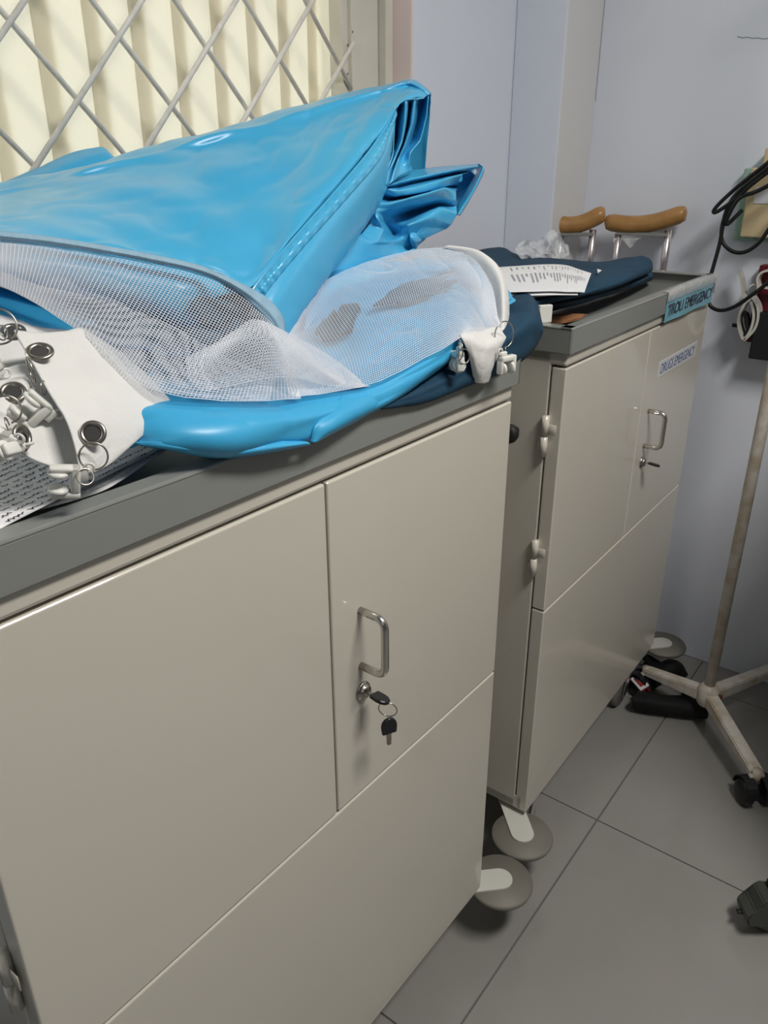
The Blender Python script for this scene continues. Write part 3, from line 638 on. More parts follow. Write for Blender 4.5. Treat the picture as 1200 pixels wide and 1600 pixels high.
# ------------------------------------------------------------ curtain hooks with rings
def hook(label, base, rot, ring_c, ring_n, ring_R, small_c=None, small_n=None, small_R=.006, s=1.0, open_=False):
    t = thing('curtain_hook', label, 'hook', base, 0, 'curtain roller hooks on the header bands'); L = Vector(base)
    m = Euler(rot).to_matrix()
    def put(bm):
        bmesh.ops.scale(bm, vec=(s, s, s), verts=bm.verts[:]); bmesh.ops.rotate(bm, cent=(0, 0, 0), matrix=m, verts=bm.verts[:])
        return bm
    bm = nb()
    box(bm, (-.003, -.004, -.022), (.003, .004, -.003), .0014, 2); box(bm, (-.016, -.004, -.0065), (.003, .004, -.003), .0014, 2); box(bm, (-.016, -.004, -.026), (.003, .004, -.0215), .0014, 2)
    box(bm, (.001, -.0022, -.013), (.008, .0022, -.004), .0012, 2)
    obj('hook_body', put(bm), 'nylon', t, True)
    for z0 in (-.0065, -.0190):
        bm = nb(); lathe(bm, [(.0005, 0), (.0055, 0), (.0068, -.0008), (.0068, -.0026), (.0055, -.0036), (.0005, -.0036)] if z0 > -.01 else [(.0005, -.0030), (.0055, -.0030), (.0068, -.0022), (.0068, -.0004), (.0055, .0004), (.0005, .0004)], (-.0105, 0, z0), (0, 0, 1), 24)
        obj('roller', put(bm), 'nylon', t, True)
    bm = nb(); ring(bm, (.0085, 0, -.004), (0, 1, 0), .0030, .0010, 16, 6); obj('hook_eye', put(bm), 'nylon', t, True)
    for nm, c_, n_, R0 in (('split_ring', ring_c, ring_n, ring_R), ('small_ring', small_c, small_n, small_R)):
        if c_ is None: continue
        bm = nb(); c_ = Vector(c_)-L; n_ = Vector(n_).normalized(); a = n_.orthogonal().normalized(); b = n_.cross(a)
        N = 36; tot = 2*math.pi*(.86 if (open_ and nm == 'split_ring') else 1)
        if tot > 6.28: ring(bm, c_, n_, R0, .0007 if nm == 'split_ring' else .0005, 36, 8)
        else: tube(bm, [c_+(a*math.cos(tot*k/N+.9)+b*math.sin(tot*k/N+.9))*R0 for k in range(N+1)], .0007, 8)
        obj(nm, bm, 'nickel', t, True)
    return t
VW = (.6, .75, .3)   # roughly facing the viewer
hook('white roller hook lying on the handwritten paper, hung from the lowest eyelet', at(118, 722, .052), (.15, .15, -.55), at(146, 713, .0515), (-.6, -1, .25), .0090, at(133, 745, .046), (-.2, -1, .6), .0054)
hook('white roller hook tilted sideways between the two left band layers', at(84, 628, .088), (.2, .9, -.3), at(48, 578, .112), (1, -.35, .1), .0085, at(68, 606, .1), (.9, -1, 0), .0048)
hook('white roller hook low at the left edge, in front of the green-lit eyelet', at(12, 668, .076), (.1, .5, -.9), at(10, 640, .090), (-.5, -1, .3), .0088, at(12, 664, .082), (.9, -.6, .2), .0048, open_=True)
hook('pair of white hook rollers peeping out under the left band, beside the paper', at(40, 694, .070), (1.2, .2, .5), at(36, 690, .082), (.7, -1, 0), .0070, None, None)
hook('greyish roller hook in shadow at the far left of the upper band', at(8, 562, .13), (.3, 1.2, .3), at(-4, 510, .15), (-.6, -1, .5), .0125, at(4, 520, .15), (.4, -1, 0), .0050)
hook('white roller hook hanging left of the pointed white band tip', at(722, 556, .030), (0, -1.45, .9), at(720, 545, .034), (.8, -.8, .1), .0088, at(725, 557, .031), (-.3, -1, .2), .0076, s=1.08)
hook('white roller hook hanging right of the pointed band tip below a big ring', at(777, 563, .034), (0, -1.57, -.25), at(788, 523, .040), (-.3, -1, .1), .0150, at(790, 548, .035), (.5, -1, 0), .0055, s=1.08)

# ------------------------------------------------------------ papers
def scribble(bm, o, du, dv, nrm, W_, H_, rows, rnd, th, fill=.8, amp=1.0, slash=False):
    for r in range(rows):
        v = H_*(r+.5)/rows; u = W_*.04
        while u < W_*.96:
            if rnd.random() > fill: u += W_*.06; continue
            L = W_*rnd.uniform(.03, .09); n = max(4, int(L/(.0013)))
            prev = None
            for k in range(n+1):
                a = u+L*k/n; b = v+amp*H_/rows*(.13*math.sin(k*2.1+r)+rnd.uniform(-.13, .13))
                p = o+du*a+dv*b
                if prev is not None:
                    d = (p-prev).normalized(); s = d.cross(nrm).normalized()*th
                    bm.faces.new([bm.verts.new(prev-s), bm.verts.new(p-s), bm.verts.new(p+s), bm.verts.new(prev+s)])
                prev = p
            u += L+W_*.018
def sheet(name, label, P0, P1, P3, mt, marks, rnd, group=None, curl=.002, off=0):
    P0, P1, P3 = Vector(P0), Vector(P1), Vector(P3); du = P1-P0; dv = P3-P0; nrm = du.cross(dv).normalized()
    if nrm.z < 0: nrm = -nrm
    t = thing(name, label, 'paper', P0, 0, group)
    hgt = lambda a, b: nrm*(curl*(noise.noise(Vector((a*2.2+off, b*2.2, off)))+.5))
    g = [[du*(i/16)+dv*(j/16)+hgt(i/16, j/16) for i in range(17)] for j in range(17)]
    solid(obj('paper_sheet', grid_bm(g), mt, t, True), .0003)
    if marks:
        W_, H_ = du.length, dv.length; bm = nb()
        scribble(bm, Vector((0, 0, 0)), du.normalized(), dv.normalized(), nrm, W_, H_, marks[0], rnd, marks[1], marks[2], marks[3])
        for v in bm.verts:
            a = v.co.dot(du)/du.length_squared; b = v.co.dot(dv)/dv.length_squared; v.co += hgt(a, b)+nrm*.0006
        o = obj('writing', bm, marks[4], t); o['kind'] = 'stuff'
    return t
rnd = random.Random(3)
e1 = atz(259, 699, 1.047); e1 = atz(259, 699, 1.047); e0 = Vector((-1.03, .087, 1.047)); dirf = (e0-e1); dirf.z = 0; dirf = dirf.normalized(); ndir = Vector((-dirf.y, dirf.x, 0))
if ndir.y < 0: ndir = -ndir
Z_ = Vector((0, 0, 1))
sheet('handwritten_paper', 'upper handwritten sheet of paper lying in the near cabinet tray below the hooks', e1+ndir*.15, e1+ndir*.15+dirf*.20, e1, 'paper', (17, .00042, .86, 1.0, 'ink'), rnd, curl=.0012)
pl_ = thing('handwritten_paper', 'lower sheet of paper showing its corner under the handwritten sheet', 'paper', e1-Z_*.003)
fr = [atz(-60, 834, 1.0445), atz(0, 813, 1.0445), atz(80, 792, 1.0445), atz(150, 771, 1.0445), atz(190, 751, 1.0445), atz(225, 727, 1.0445), atz(262, 702, 1.044)]
reparent(cloth('paper_sheet', [fr, [p+ndir*.07 for p in fr], [p+ndir*.15 for p in fr]], 40, 12, 'paper', amp=.0006, sc=20, t=.0003), pl_)
bm = nb()
for r in range(3):
    for k in range(26):
        a, b = fr[1], fr[6]; u_ = (k+.2)/26; v_ = .004+.0065*r; prev = None
        q_ = fr[1:][min(4, int(u_*5))].lerp(fr[1:][min(5, int(u_*5)+1)], u_*5-int(u_*5))
        for n_ in range(5):
            p = q_+dirf*(-.0012*n_)+ndir*(v_+rnd.uniform(-.0006, .0006))+Z_*.0012
            if prev is not None:
                d_ = (p-prev).normalized().cross(Z_)*.0003
                bm.faces.new([bm.verts.new(prev-d_), bm.verts.new(p-d_), bm.verts.new(p+d_), bm.verts.new(prev+d_)])
            prev = p
o = obj('writing', bm, 'ink'); o['kind'] = 'stuff'; reparent(o, pl_)

# ============================================================ THINGS ON THE FAR TROLLEY
ft = thing('folded_cloth', 'large dark teal folded cloth lying in the emergency trolley tray under printed papers', 'cloth', (.2, .35, 1.03))
zt = 1.080
def tzr(*pts): return [atz(*p) for p in pts]
reparent(cloth('cloth_upper_fold', [
    tzr((700, 402, 1.085), (740, 394, 1.087), (782, 387, 1.090), (808, 398, 1.086), (876, 406, 1.082), (940, 410, 1.082), (975, 404, 1.088), (1003, 400, 1.091)),
    tzr((700, 415, 1.085), (740, 410, 1.087), (790, 405, 1.089), (830, 410, 1.087), (885, 415, 1.085), (945, 416, 1.085), (985, 408, 1.090), (1013, 404, 1.090)),
    tzr((720, 440, 1.083), (750, 437, 1.084), (800, 435, 1.085), (850, 438, 1.084), (900, 436, 1.084), (950, 430, 1.084), (990, 420, 1.086), (1018, 410, 1.083)),
    tzr((745, 475, 1.078), (770, 474, 1.078), (810, 472, 1.078), (860, 466, 1.078), (910, 456, 1.078), (955, 444, 1.078), (990, 432, 1.078), (1019, 419, 1.074)),
    tzr((752, 482, 1.070), (775, 482, 1.070), (813, 479, 1.069), (862, 471, 1.069), (912, 461, 1.069), (957, 449, 1.068), (990, 437, 1.068), (1017, 424, 1.066)),
    tzr((752, 478, 1.064), (775, 478, 1.064), (813, 475, 1.063), (862, 467, 1.063), (905, 456, 1.063), (950, 444, 1.062), (980, 434, 1.062), (1005, 422, 1.061))],
    100, 50, 'teal', amp=.003, sc=6, t=.003), ft)
reparent(cloth('cloth_lower_fold', [
    tzr((745, 470, 1.062), (775, 470, 1.062), (813, 466, 1.062), (862, 458, 1.062), (905, 448, 1.062), (950, 436, 1.062), (985, 424, 1.061), (1010, 414, 1.061)),
    tzr((752, 484, 1.060), (780, 482, 1.060), (820, 480, 1.059), (866, 474, 1.059), (914, 464, 1.059), (960, 452, 1.058), (995, 440, 1.058), (1019, 428, 1.056)),
    tzr((760, 496, 1.048), (785, 495, 1.048), (825, 492, 1.048), (868, 482, 1.048), (914, 470, 1.048), (960, 456, 1.048), (995, 444, 1.048), (1020, 433, 1.048)),
    tzr((765, 500, 1.036), (790, 499, 1.036), (828, 495, 1.036), (866, 484, 1.036), (910, 472, 1.036), (957, 458, 1.036), (995, 446, 1.036), (1018, 437, 1.036)),
    tzr((765, 490, 1.034), (790, 489, 1.034), (828, 485, 1.034), (860, 474, 1.034), (905, 462, 1.034), (950, 450, 1.034), (985, 440, 1.034), (1010, 430, 1.034))],
    100, 36, 'teal', amp=.0015, sc=8, t=.003), ft)
reparent(obj('care_tag', (lambda b: (prism(b, [atz(933, 421, 1.092), atz(940, 423, 1.092), atz(934, 427, 1.092)], (0, 0, 1), .001), b)[1])(nb()), 'paper'), ft)
pz = 1.092
sheet('printed_paper', 'top printed sheet lying on the dark teal cloth on the far trolley', atz(921, 427, pz), atz(912, 458, pz), atz(870, 412, pz)*1.0+(atz(760, 417, pz)-atz(870, 412, pz))*1.6, 'paper', None, rnd, curl=.004)
a0, a1, a3 = atz(923, 428, pz), atz(912, 457, pz), atz(760, 417, pz)
for o in [o for o in bpy.data.objects if o.name.startswith('printed_paper')]:
    for ch in list(o.children): bpy.data.objects.remove(ch)
    bpy.data.objects.remove(o)
def quad_sheet(name, label, P, mt, lines, curl, off):
    P = [Vector(p) for p in P]; c0 = P[0]; t = thing(name, label, 'paper', c0, 0)
    f = lambda u, v: (P[0]*(1-u)*(1-v)+P[1]*u*(1-v)+P[2]*u*v+P[3]*(1-u)*v)-c0+Vector((0, 0, curl*(noise.noise(Vector((u*2+off, v*2, 0)))+.4*math.sin(u*3))))
    solid(obj('paper_sheet', grid_bm([[f(i/20, j/14) for i in range(21)] for j in range(15)]), mt, t, True), .0004)
    if lines:
        bm = nb()
        for (u0, u1, v0, v1) in lines:
            q = [f(u0, v0), f(u1, v0), f(u1, v1), f(u0, v1)]
            bm.faces.new([bm.verts.new(p+Vector((0, 0, .0012))) for p in q])
        o = obj('printed_lines', bm, 'greyink', t); o['kind'] = 'stuff'
    return t
ln = []
r2 = random.Random(5)
for k in range(26):
    u = .16+k*.030; L = r2.uniform(.10, .34)
    ln.append((u, u+.011, .42+r2.uniform(-.02, .02), .42+L))
for k in range(20):
    u = .18+k*.035; ln.append((u, u+.008, .10, .10+r2.uniform(.04, .18)))
quad_sheet('printed_paper', 'top printed sheet lying on the dark teal cloth on the far trolley', [atz(748, 418, pz), atz(880, 414, pz), atz(914, 457, pz), atz(786, 456, pz)], 'paper', None, .002, 1)
for o in [o for o in bpy.data.objects if o.name.startswith('printed_paper')]:
    for ch in list(o.children): bpy.data.objects.remove(ch)
    bpy.data.objects.remove(o)
pp = thing('printed_paper', 'top printed sheet lying on the dark teal cloth on the far trolley', 'paper', atz(840, 436, pz))
PR = [tzr((740, 420, pz+.002), (800, 416, pz+.004), (850, 413, pz+.006), (882, 414, pz+.005), (905, 421, pz+.003), (924, 427, pz)),
      tzr((755, 436, pz), (810, 432, pz+.003), (855, 430, pz+.003), (885, 432, pz+.002), (905, 435, pz+.001), (919, 440, pz)),
      tzr((775, 457, pz), (820, 456, pz), (860, 455, pz), (885, 456, pz), (900, 456, pz), (913, 457, pz))]
G = loft(PR, 60, 30); o = solid(obj('paper_sheet', grid_bm(G), 'paper', None, True), .0004); reparent(o, pp)
def gpt(u, v):
    i = min(59, max(0, int(u*60))); j = min(29, max(0, int(v*30))); fu = u*60-i; fv = v*30-j
    return (G[j][i]*(1-fu)+G[j][i+1]*fu)*(1-fv)+(G[j+1][i]*(1-fu)+G[j+1][i+1]*fu)*fv
bm = nb()
for (u0, u1, v0, v1) in ln:
    n_ = 4
    for k in range(n_):
        va = v0+(v1-v0)*k/n_; vb = v0+(v1-v0)*(k+1)/n_
        bm.faces.new([bm.verts.new(gpt(a, b)+Z_*.0009) for a, b in ((u0, va), (u1, va), (u1, vb), (u0, vb))])
o = obj('printed_lines', bm, 'print'); o['kind'] = 'stuff'; reparent(o, pp)
pq = thing('printed_paper', 'lower white sheets sticking out below the printed sheet on the far trolley', 'paper', atz(840, 456, pz-.004))
reparent(cloth('paper_sheet', [tzr((750, 440, pz-.004), (800, 440, pz-.003), (850, 440, pz-.003), (905, 448, pz-.004)), tzr((785, 462, pz-.006), (820, 462, pz-.005), (860, 461, pz-.004), (903, 461, pz-.004))], 24, 8, 'paper', t=.0005), pq)
reparent(cloth('paper_sheet', [tzr((750, 445, pz-.007), (800, 445, pz-.006), (840, 445, pz-.006), (880, 450, pz-.006)), tzr((792, 468, pz-.012), (815, 466, pz-.010), (835, 464, pz-.008), (870, 461, pz-.006))], 24, 8, 'paper', t=.0005), pq)
# white clip / little box and brown paper in the tray corner
cb = c2.matrix_basis
t = thing('plastic_clip', 'small white plastic block on the near rim of the emergency trolley tray', 'clip', (-.186, .122, 1.0502))
q = thing
b0 = atz(855, 495, 1.026)
bm = nb(); box(bm, (-.010, -.004, .0), (.012, .004, .026), .0015, 2, rot=Euler((0, 0, -.55)).to_matrix()); obj('clip_face', bm, 'nylon', t)
bm = nb(); box(bm, (-.020, .003, .0), (-.008, .016, .022), .002, 2, rot=Euler((0, 0, -.55)).to_matrix()); obj('clip_body', bm, 'plate', t)
t = thing('brown_paper_packet', 'crumpled brown paper packet in the near corner of the emergency trolley tray', 'packet', atz(880, 497, 1.027))
reparent(cloth('packet_sheet', [tzr((838, 506, 1.030), (856, 507, 1.034), (875, 506, 1.032), (893, 503, 1.034), (905, 500, 1.034)),
    tzr((840, 500, 1.036), (858, 499, 1.040), (878, 498, 1.038), (898, 496, 1.040), (912, 494, 1.036)),
    tzr((840, 493, 1.032), (860, 492, 1.036), (885, 491, 1.034), (903, 491, 1.038), (918, 491, 1.032))], 40, 14, 'card', amp=.002, sc=30, t=.001), t)
# crumpled clear plastic
t = thing('plastic_wrap', 'crumpled clear plastic wrapping hanging by the left crutch pad', 'wrapping', atz(845, 400, 1.10))
pr = [R_((812, 378, .42), (826, 374, .40), (838, 377, .42), (850, 370, .40), (862, 358, .41), (872, 362, .395)),
      R_((806, 388, .40), (822, 384, .415), (836, 388, .39), (852, 384, .41), (864, 378, .39), (878, 376, .405)),
      R_((808, 397, .39), (824, 396, .375), (840, 398, .395), (856, 396, .37), (870, 394, .39), (888, 384, .38)),
      R_((815, 404, .37), (828, 404, .38), (842, 405, .365), (858, 406, .38), (874, 404, .365), (890, 398, .37))]
reparent(cloth('wrap_film', pr, 48, 30, 'wrap', amp=.007, sc=24, t=.0003, lin=.7), t)
reparent(cloth('wrap_film', [R_((858, 368, .385), (866, 363, .39), (873, 362, .38), (879, 375, .375)), R_((856, 385, .38), (864, 380, .37), (872, 382, .385), (885, 388, .37)), R_((850, 398, .375), (862, 400, .385), (874, 403, .37), (890, 400, .38))], 30, 24, 'wrap', amp=.007, sc=30, t=.0003), t)

# ============================================================ CRUTCHES
def crutch(name, label, A, B, tilt):
    # A, B: ends of the arm pad (world); lower tip near the floor
    A, B = Vector(A), Vector(B); mid_ = (A+B)/2; ax = (B-A); L = ax.length; ax.normalize()
    t = thing(name, label, 'crutch', (mid_.x, mid_.y, 0), 0)
    o0 = Vector((mid_.x, mid_.y, 0)); pts = []; rr = []
    for k in range(15):
        s = k/14; sag = -.014*math.sin(math.pi*s)
        pts.append(A-o0+ax*L*s+Vector((0, 0, sag+.006*s))); rr.append(.0200 if 0 < k < 14 else .017)
    pts = [pts[0]-ax*.005, pts[0]-ax*.002]+pts+[pts[-1]+ax*.002, pts[-1]+ax*.005]; rr = [.008, .0145]+rr+[.0145, .008]
    bm = nb(); tube(bm, pts, rr, 18)
    for v in bm.verts: v.co.z = v.co.z
    bmesh.ops.smooth_vert(bm, verts=bm.verts[:], factor=.3, use_axis_x=True, use_axis_y=True, use_axis_z=True)
    for v in bm.verts: pass
    obj('arm_pad', bm, 'pad', t, True)
    P0 = A-o0+ax*L*.17; P1 = A-o0+ax*L*.83
    tipz = .0; tip = Vector((tilt[0], tilt[1], 0)); low = lambda P_, s: Vector((P_.x*s+tip.x*(1-s), P_.y*s+tip.y*(1-s), 0))
    zj = .38
    for P_ in (P0, P1):
        e = low(P_, .22); bm = nb(); tube(bm, spline([(P_.x, P_.y, P_.z-.028), (P_.x*.98+tip.x*.02, P_.y*.98+tip.y*.02, .80), (P_.x*.72+tip.x*.28, P_.y*.72+tip.y*.28, .58), (e.x, e.y, zj)], 14), .0085, 14); obj('side_tube', bm, 'alu', t, True)
    bm = nb(); box(bm, (-L*.34, -.010, -.004), (L*.34, .010, .004), .001, 1, rot=Matrix.Rotation(math.atan2(ax.y, ax.x), 3, 'Z')); bmesh.ops.translate(bm, vec=(P0+P1)/2-Vector((0, 0, .033)), verts=bm.verts[:]); obj('pad_bracket', bm, 'tray', t)
    bm = nb(); q0 = Vector((P0.x*.96, P0.y*.96, .74)); q1 = Vector((P1.x*.96, P1.y*.96, .74)); cyl(bm, q0, q1, .015, 16); obj('hand_grip', bm, 'pad', t, True)
    bm = nb(); tube(bm, [(tip.x*.75, tip.y*.75, zj+.06), (tip.x, tip.y, .045)], .009, 14); obj('lower_tube', bm, 'alu', t, True)
    bm = nb(); lathe(bm, [(.0105, .05), (.0125, .045), (.0125, .02), (.020, .006), (.020, 0.0), (.001, 0)], (tip.x, tip.y, 0), (0, 0, 1), 20); obj('rubber_tip', bm, 'rubber', t, True)
    return t
A_ = atx(864, 357, .592); B_ = atx(941, 347, .640)
cA = crutch('crutch', 'aluminium crutch at the left with a tan arm pad, partly behind the plastic wrapping', A_+Vector((0, 0, .012)), B_+Vector((0, 0, .014)), (-.01, .0))
A_ = atx(948, 356, .655); B_ = atx(1067, 347, .672)
cB = crutch('crutch', 'aluminium crutch at the right with a tan arm pad wrapped in clear tape', A_+Vector((0, 0, .013)), B_+Vector((0, 0, .013)), (-.02, .0))
t = cB; bm = nb()
pr = [[atx(958+i*9, 372+[8, 0, 6, 16, 4, 0][i]*s_, .630+.004*(i % 2)) for i in range(6)] for s_ in (0, .5, 1)]
o = cloth('tape_scrap', pr, 20, 8, 'tape', amp=.003, sc=40, t=.0003); o.parent = t; o.matrix_parent_inverse = Matrix.Translation(-Vector(t.location))

# ============================================================ WALL UNIT, CABLE, HOLDER
t = thing('wall_unit', 'pale green and beige plastic instrument fixed to the back wall at the right edge', 'medical device', (.70, .02, 1.18))
yl = atx(1160, 320, .695).y
def wb(name, px0, py0, py1, xf, xb, mt, yext=-.14, bev=.003, par=t):
    a = atx(px0, py0, xf); b = atx(px0, py1, xf)
    bm = nb(); box(bm, (xf, yext, b.z), (xb, a.y, a.z), bev, 2); bmesh.ops.translate(bm, vec=-Vector(par.location), verts=bm.verts[:]); return obj(name, bm, mt, par)
wb('back_plate', 1163, 263, 377, .690, XW-.0005, 'green')
wb('front_case', 1174, 262, 371, .664, .692, 'beige')
wb('corner_foot', 1163, 363, 375, .676, .694, 'green', yext=atx(1178, 370, .68).y)
wb('top_hood', 1196, 231, 262, .675, .712, 'beige')
wb('paper_sticker', 1181, 292, 318, .6625, .6645, 'label_white', bev=.0004)
t = thing('black_cable', 'looped bundle of black cable hanging from above at the right edge', 'cable', (.60, .05, 1.2))
bm = nb()
XP = .615
def ax_(*pts): return [atx(a, b, c) for a, b, c in pts]
for pts in (ax_((1300, 190, .6), (1240, 222, .6), (1190, 262, .60), (1150, 294, .605), (1124, 318, .60), (1115, 330, .60), (1122, 330, .598), (1150, 310, .596), (1180, 284, .594), (1240, 240, .59), (1300, 200, .59)),
            ax_((1300, 200, .61), (1240, 240, .61), (1185, 280, .61), (1150, 308, .61), (1132, 340, .612), (1127, 368, .615), (1133, 384, .615), (1148, 394, .612), (1166, 393, .61), (1185, 380, .608), (1200, 360, .606), (1225, 320, .60), (1260, 280, .60)),
            ax_((1300, 195, .592), (1240, 232, .592), (1180, 278, .594), (1148, 306, .596), (1133, 335, .60), (1125, 378, .60), (1115, 415, .595), (1106, 448, .59), (1105, 466, .59), (1112, 480, .588), (1128, 485, .585), (1150, 478, .583), (1176, 460, .58), (1200, 441, .58), (1240, 400, .58)),
            ax_((1300, 220, .58), (1240, 262, .58), (1205, 287, .585), (1180, 300, .59), (1158, 308, .59), (1146, 322, .59), (1135, 345, .592), (1137, 350, .60), (1150, 338, .605), (1160, 328, .61))):
    tube(bm, spline(pts, 90), .0042, 10)
bmesh.ops.translate(bm, vec=-Vector(t.location), verts=bm.verts[:]); obj('cable_loops', bm, 'cable', t, True)
bm = nb(); ring(bm, Vector(atx(1300, 197, .595))-Vector(t.location), (0, 1, -1), .02, .004); obj('hanger_ring', bm, 'steel', t, True)
t = thing('wall_holder', 'dark red box with a black lower case and white prongs on the back wall', 'holder', (.70, .0, .98))
wb('red_case', 1187, 414, 537, .690, XW-.0005, 'maroon', par=t)
wb('black_case', 1182, 488, 562, .655, XW-.0005, 'blackplastic', par=t)
def ribbon(name, pts, wd, th, mt, par):
    P_ = spline(pts, 50); bm = nb(); vs = []
    for i, p in enumerate(P_):
        tn = (P_[min(i+1, 50)]-P_[max(i-1, 0)]).normalized(); s = tn.cross(Vector((1, 0, 0))).normalized()
        vs.append([bm.verts.new(p+s*a+Vector((b, 0, 0))) for a, b in ((-th, -wd), (th, -wd), (th, wd), (-th, wd))])
    for A1, B1 in zip(vs, vs[1:]):
        for k in range(4): bm.faces.new((A1[k], A1[(k+1) % 4], B1[(k+1) % 4], B1[k]))
    bm.faces.new(vs[0]); bm.faces.new(vs[-1]); bmesh.ops.translate(bm, vec=-Vector(par.location), verts=bm.verts[:]); return obj(name, bm, mt, par)
X6 = .668
ribbon('prong', ax_((1156, 422, X6), (1160, 434, X6), (1162, 448, X6), (1163, 460, X6), (1169, 470, X6), (1178, 462, X6), (1186, 450, X6), (1186, 434, X6), (1194, 424, X6), (1215, 420, X6)), .014, .0022, 'plate', t)
ribbon('prong', ax_((1172, 448, X6), (1178, 444, X6), (1184, 445, X6), (1200, 450, X6), (1220, 451, X6)), .008, .0018, 'plate', t)
ribbon('loop', ax_((1176, 462, X6), (1166, 474, X6), (1158, 490, X6), (1156, 504, X6), (1160, 520, X6), (1164, 528, X6), (1172, 520, X6), (1178, 506, X6), (1180, 490, X6), (1176, 470, X6)), .015, .0026, 'plate', t)
ribbon('loop', ax_((1178, 462, X6), (1186, 478, X6), (1187, 495, X6), (1182, 512, X6), (1172, 524, X6), (1165, 530, X6)), .015, .0026, 'plate', t)
ribbon('inner_pad', ax_((1160, 488, X6), (1166, 492, X6), (1168, 505, X6), (1170, 516, X6), (1165, 524, X6)), .010, .004, 'blackplastic', t)
bm = nb(); cyl(bm, Vector(atx(1144, 508, X6))-Vector(t.location), Vector(atx(1157, 509, X6+.003))-Vector(t.location), .0045, 12); obj('peg', bm, 'blackplastic', t, True)

# ============================================================ DRIP STAND
hub = Vector((.429, -.0838, 0))
t = thing('drip_stand', 'chipped white drip stand on casters standing beside the far trolley', 'stand', hub)
bm = nb(); cyl(bm, (0, 0, .095), (0, 0, 1.75), .0125, 18); obj('pole', bm, 'stand', t, True)
bm = nb(); lathe(bm, [(.001, .075), (.020, .075), (.024, .082), (.024, .118), (.018, .128), (.0126, .131)], (0, 0, 0), (0, 0, 1), 24); obj('hub', bm, 'stand', t, True)
bm = nb(); lathe(bm, [(.001, 0), (.007, 0), (.008, .005), (.003, .008)], (.0, -.024, .105), (-.5, -1, .1), 14); o = obj('bolt', bm, 'rust', t, True)
for k in range(2):
    bm = nb(); s = 1 if k else -1; tube(bm, spline([(0, 0, 1.74), (0, s*.04, 1.76), (0, s*.075, 1.745), (0, s*.085, 1.76), (0, s*.085, 1.78)], 16), .004, 8); obj('bag_hook', bm, 'steel', t, True)
legs = [(atz(1182, 1206, .075)-hub), (atz(1050, 1063, .085)-hub), (atz(1240, 1032, .075)-hub)]
legs.append(Vector((.12, .16, .075)) if False else -(legs[0]+legs[1]).normalized()*.0)
for i, e in enumerate(legs[:3]):
    e = Vector(e); d = Vector((e.x, e.y, 0)).normalized(); L = Vector((e.x, e.y, 0)).length; s = Vector((-d.y, d.x, 0))
    if i == 1: L = .17; e = d*L+Z_*.075
    bm = nb(); wd = .0125
    # channel-section leg
    a = d*.012+Z_*.112; b = d*L+Z_*.078
    prism(bm, [a+s*wd, b+s*wd, b-s*wd, a-s*wd], (0, 0, 1), .003)
    for q_ in (-1, 1): prism(bm, [a+s*wd*q_, b+s*wd*q_, b+s*wd*q_-Z_*.012, a+s*wd*q_-Z_*.028], s*q_, .0025)
    lg = obj('leg', bm, 'stand', t)
    c = d*(L+.002)
    bm = nb(); cyl(bm, c+Z_*.050, c+Z_*.082, .010, 14); tube(bm, [c+Z_*.066-s*.016, c+Z_*.066+s*.016], .006, 10)
    ca = obj('caster', bm, 'stand', t, True)
    for q_ in (-1, 1):
        cc = c+d*.006+s*q_*.019
        bm = nb(); lathe(bm, [(.001, 0), (.020, .0), (.0285, .004), (.030, .010), (.028, .019), (.020, .024), (.001, .025)], cc+Z_*.0300-s*q_*.008, s*q_, 26); obj('wheel', bm, 'blackplastic', ca, True)
        bm = nb(); hb_ = cc+Z_*.0300
        pts_ = [hb_+(d*math.cos(a_)+Z_*math.sin(a_))*.034 for a_ in [math.radians(x) for x in range(10, 200, 19)]]
        for A1, B1 in zip(pts_, pts_[1:]): prism(bm, [A1-s*q_*.010, B1-s*q_*.010, B1+s*q_*.012, A1+s*q_*.012], ((A1+B1)/2-hb_).normalized(), .002)
        obj('wheel_hood', bm, 'blackplastic', ca)

# ============================================================ STRAPS ON THE FLOOR
t = thing('splint_strap', 'black padded strap with a red and white tag on the floor by the drip stand', 'strap', (.45, .05, 0))
def rp(o): return reparent(o, t)
z3 = .03
rp(cloth('lower_band', [tzr((998, 1080, .045), (1012, 1083, .05), (1040, 1087, .046), (1075, 1088, .046), (1103, 1093, .046)),
    tzr((988, 1090, .054), (1010, 1094, .056), (1040, 1098, .054), (1075, 1100, .054), (1106, 1104, .054)),
    tzr((990, 1104, .030), (1010, 1108, .030), (1040, 1112, .030), (1075, 1116, .030), (1106, 1120, .030)),
    tzr((992, 1108, .004), (1012, 1112, .004), (1040, 1114, .004), (1075, 1119, .004), (1103, 1122, .004)),
    tzr((992, 1098, .003), (1012, 1100, .003), (1040, 1103, .003), (1075, 1106, .003), (1103, 1109, .003)),
    tzr((992, 1086, .010), (1012, 1088, .010), (1040, 1092, .010), (1075, 1094, .010), (1103, 1098, .010)),
    tzr((992, 1080, .044), (1010, 1083, .049), (1040, 1087, .045), (1075, 1088, .045), (1103, 1093, .045))], 60, 40, 'strap', amp=.003, sc=18, t=.003))
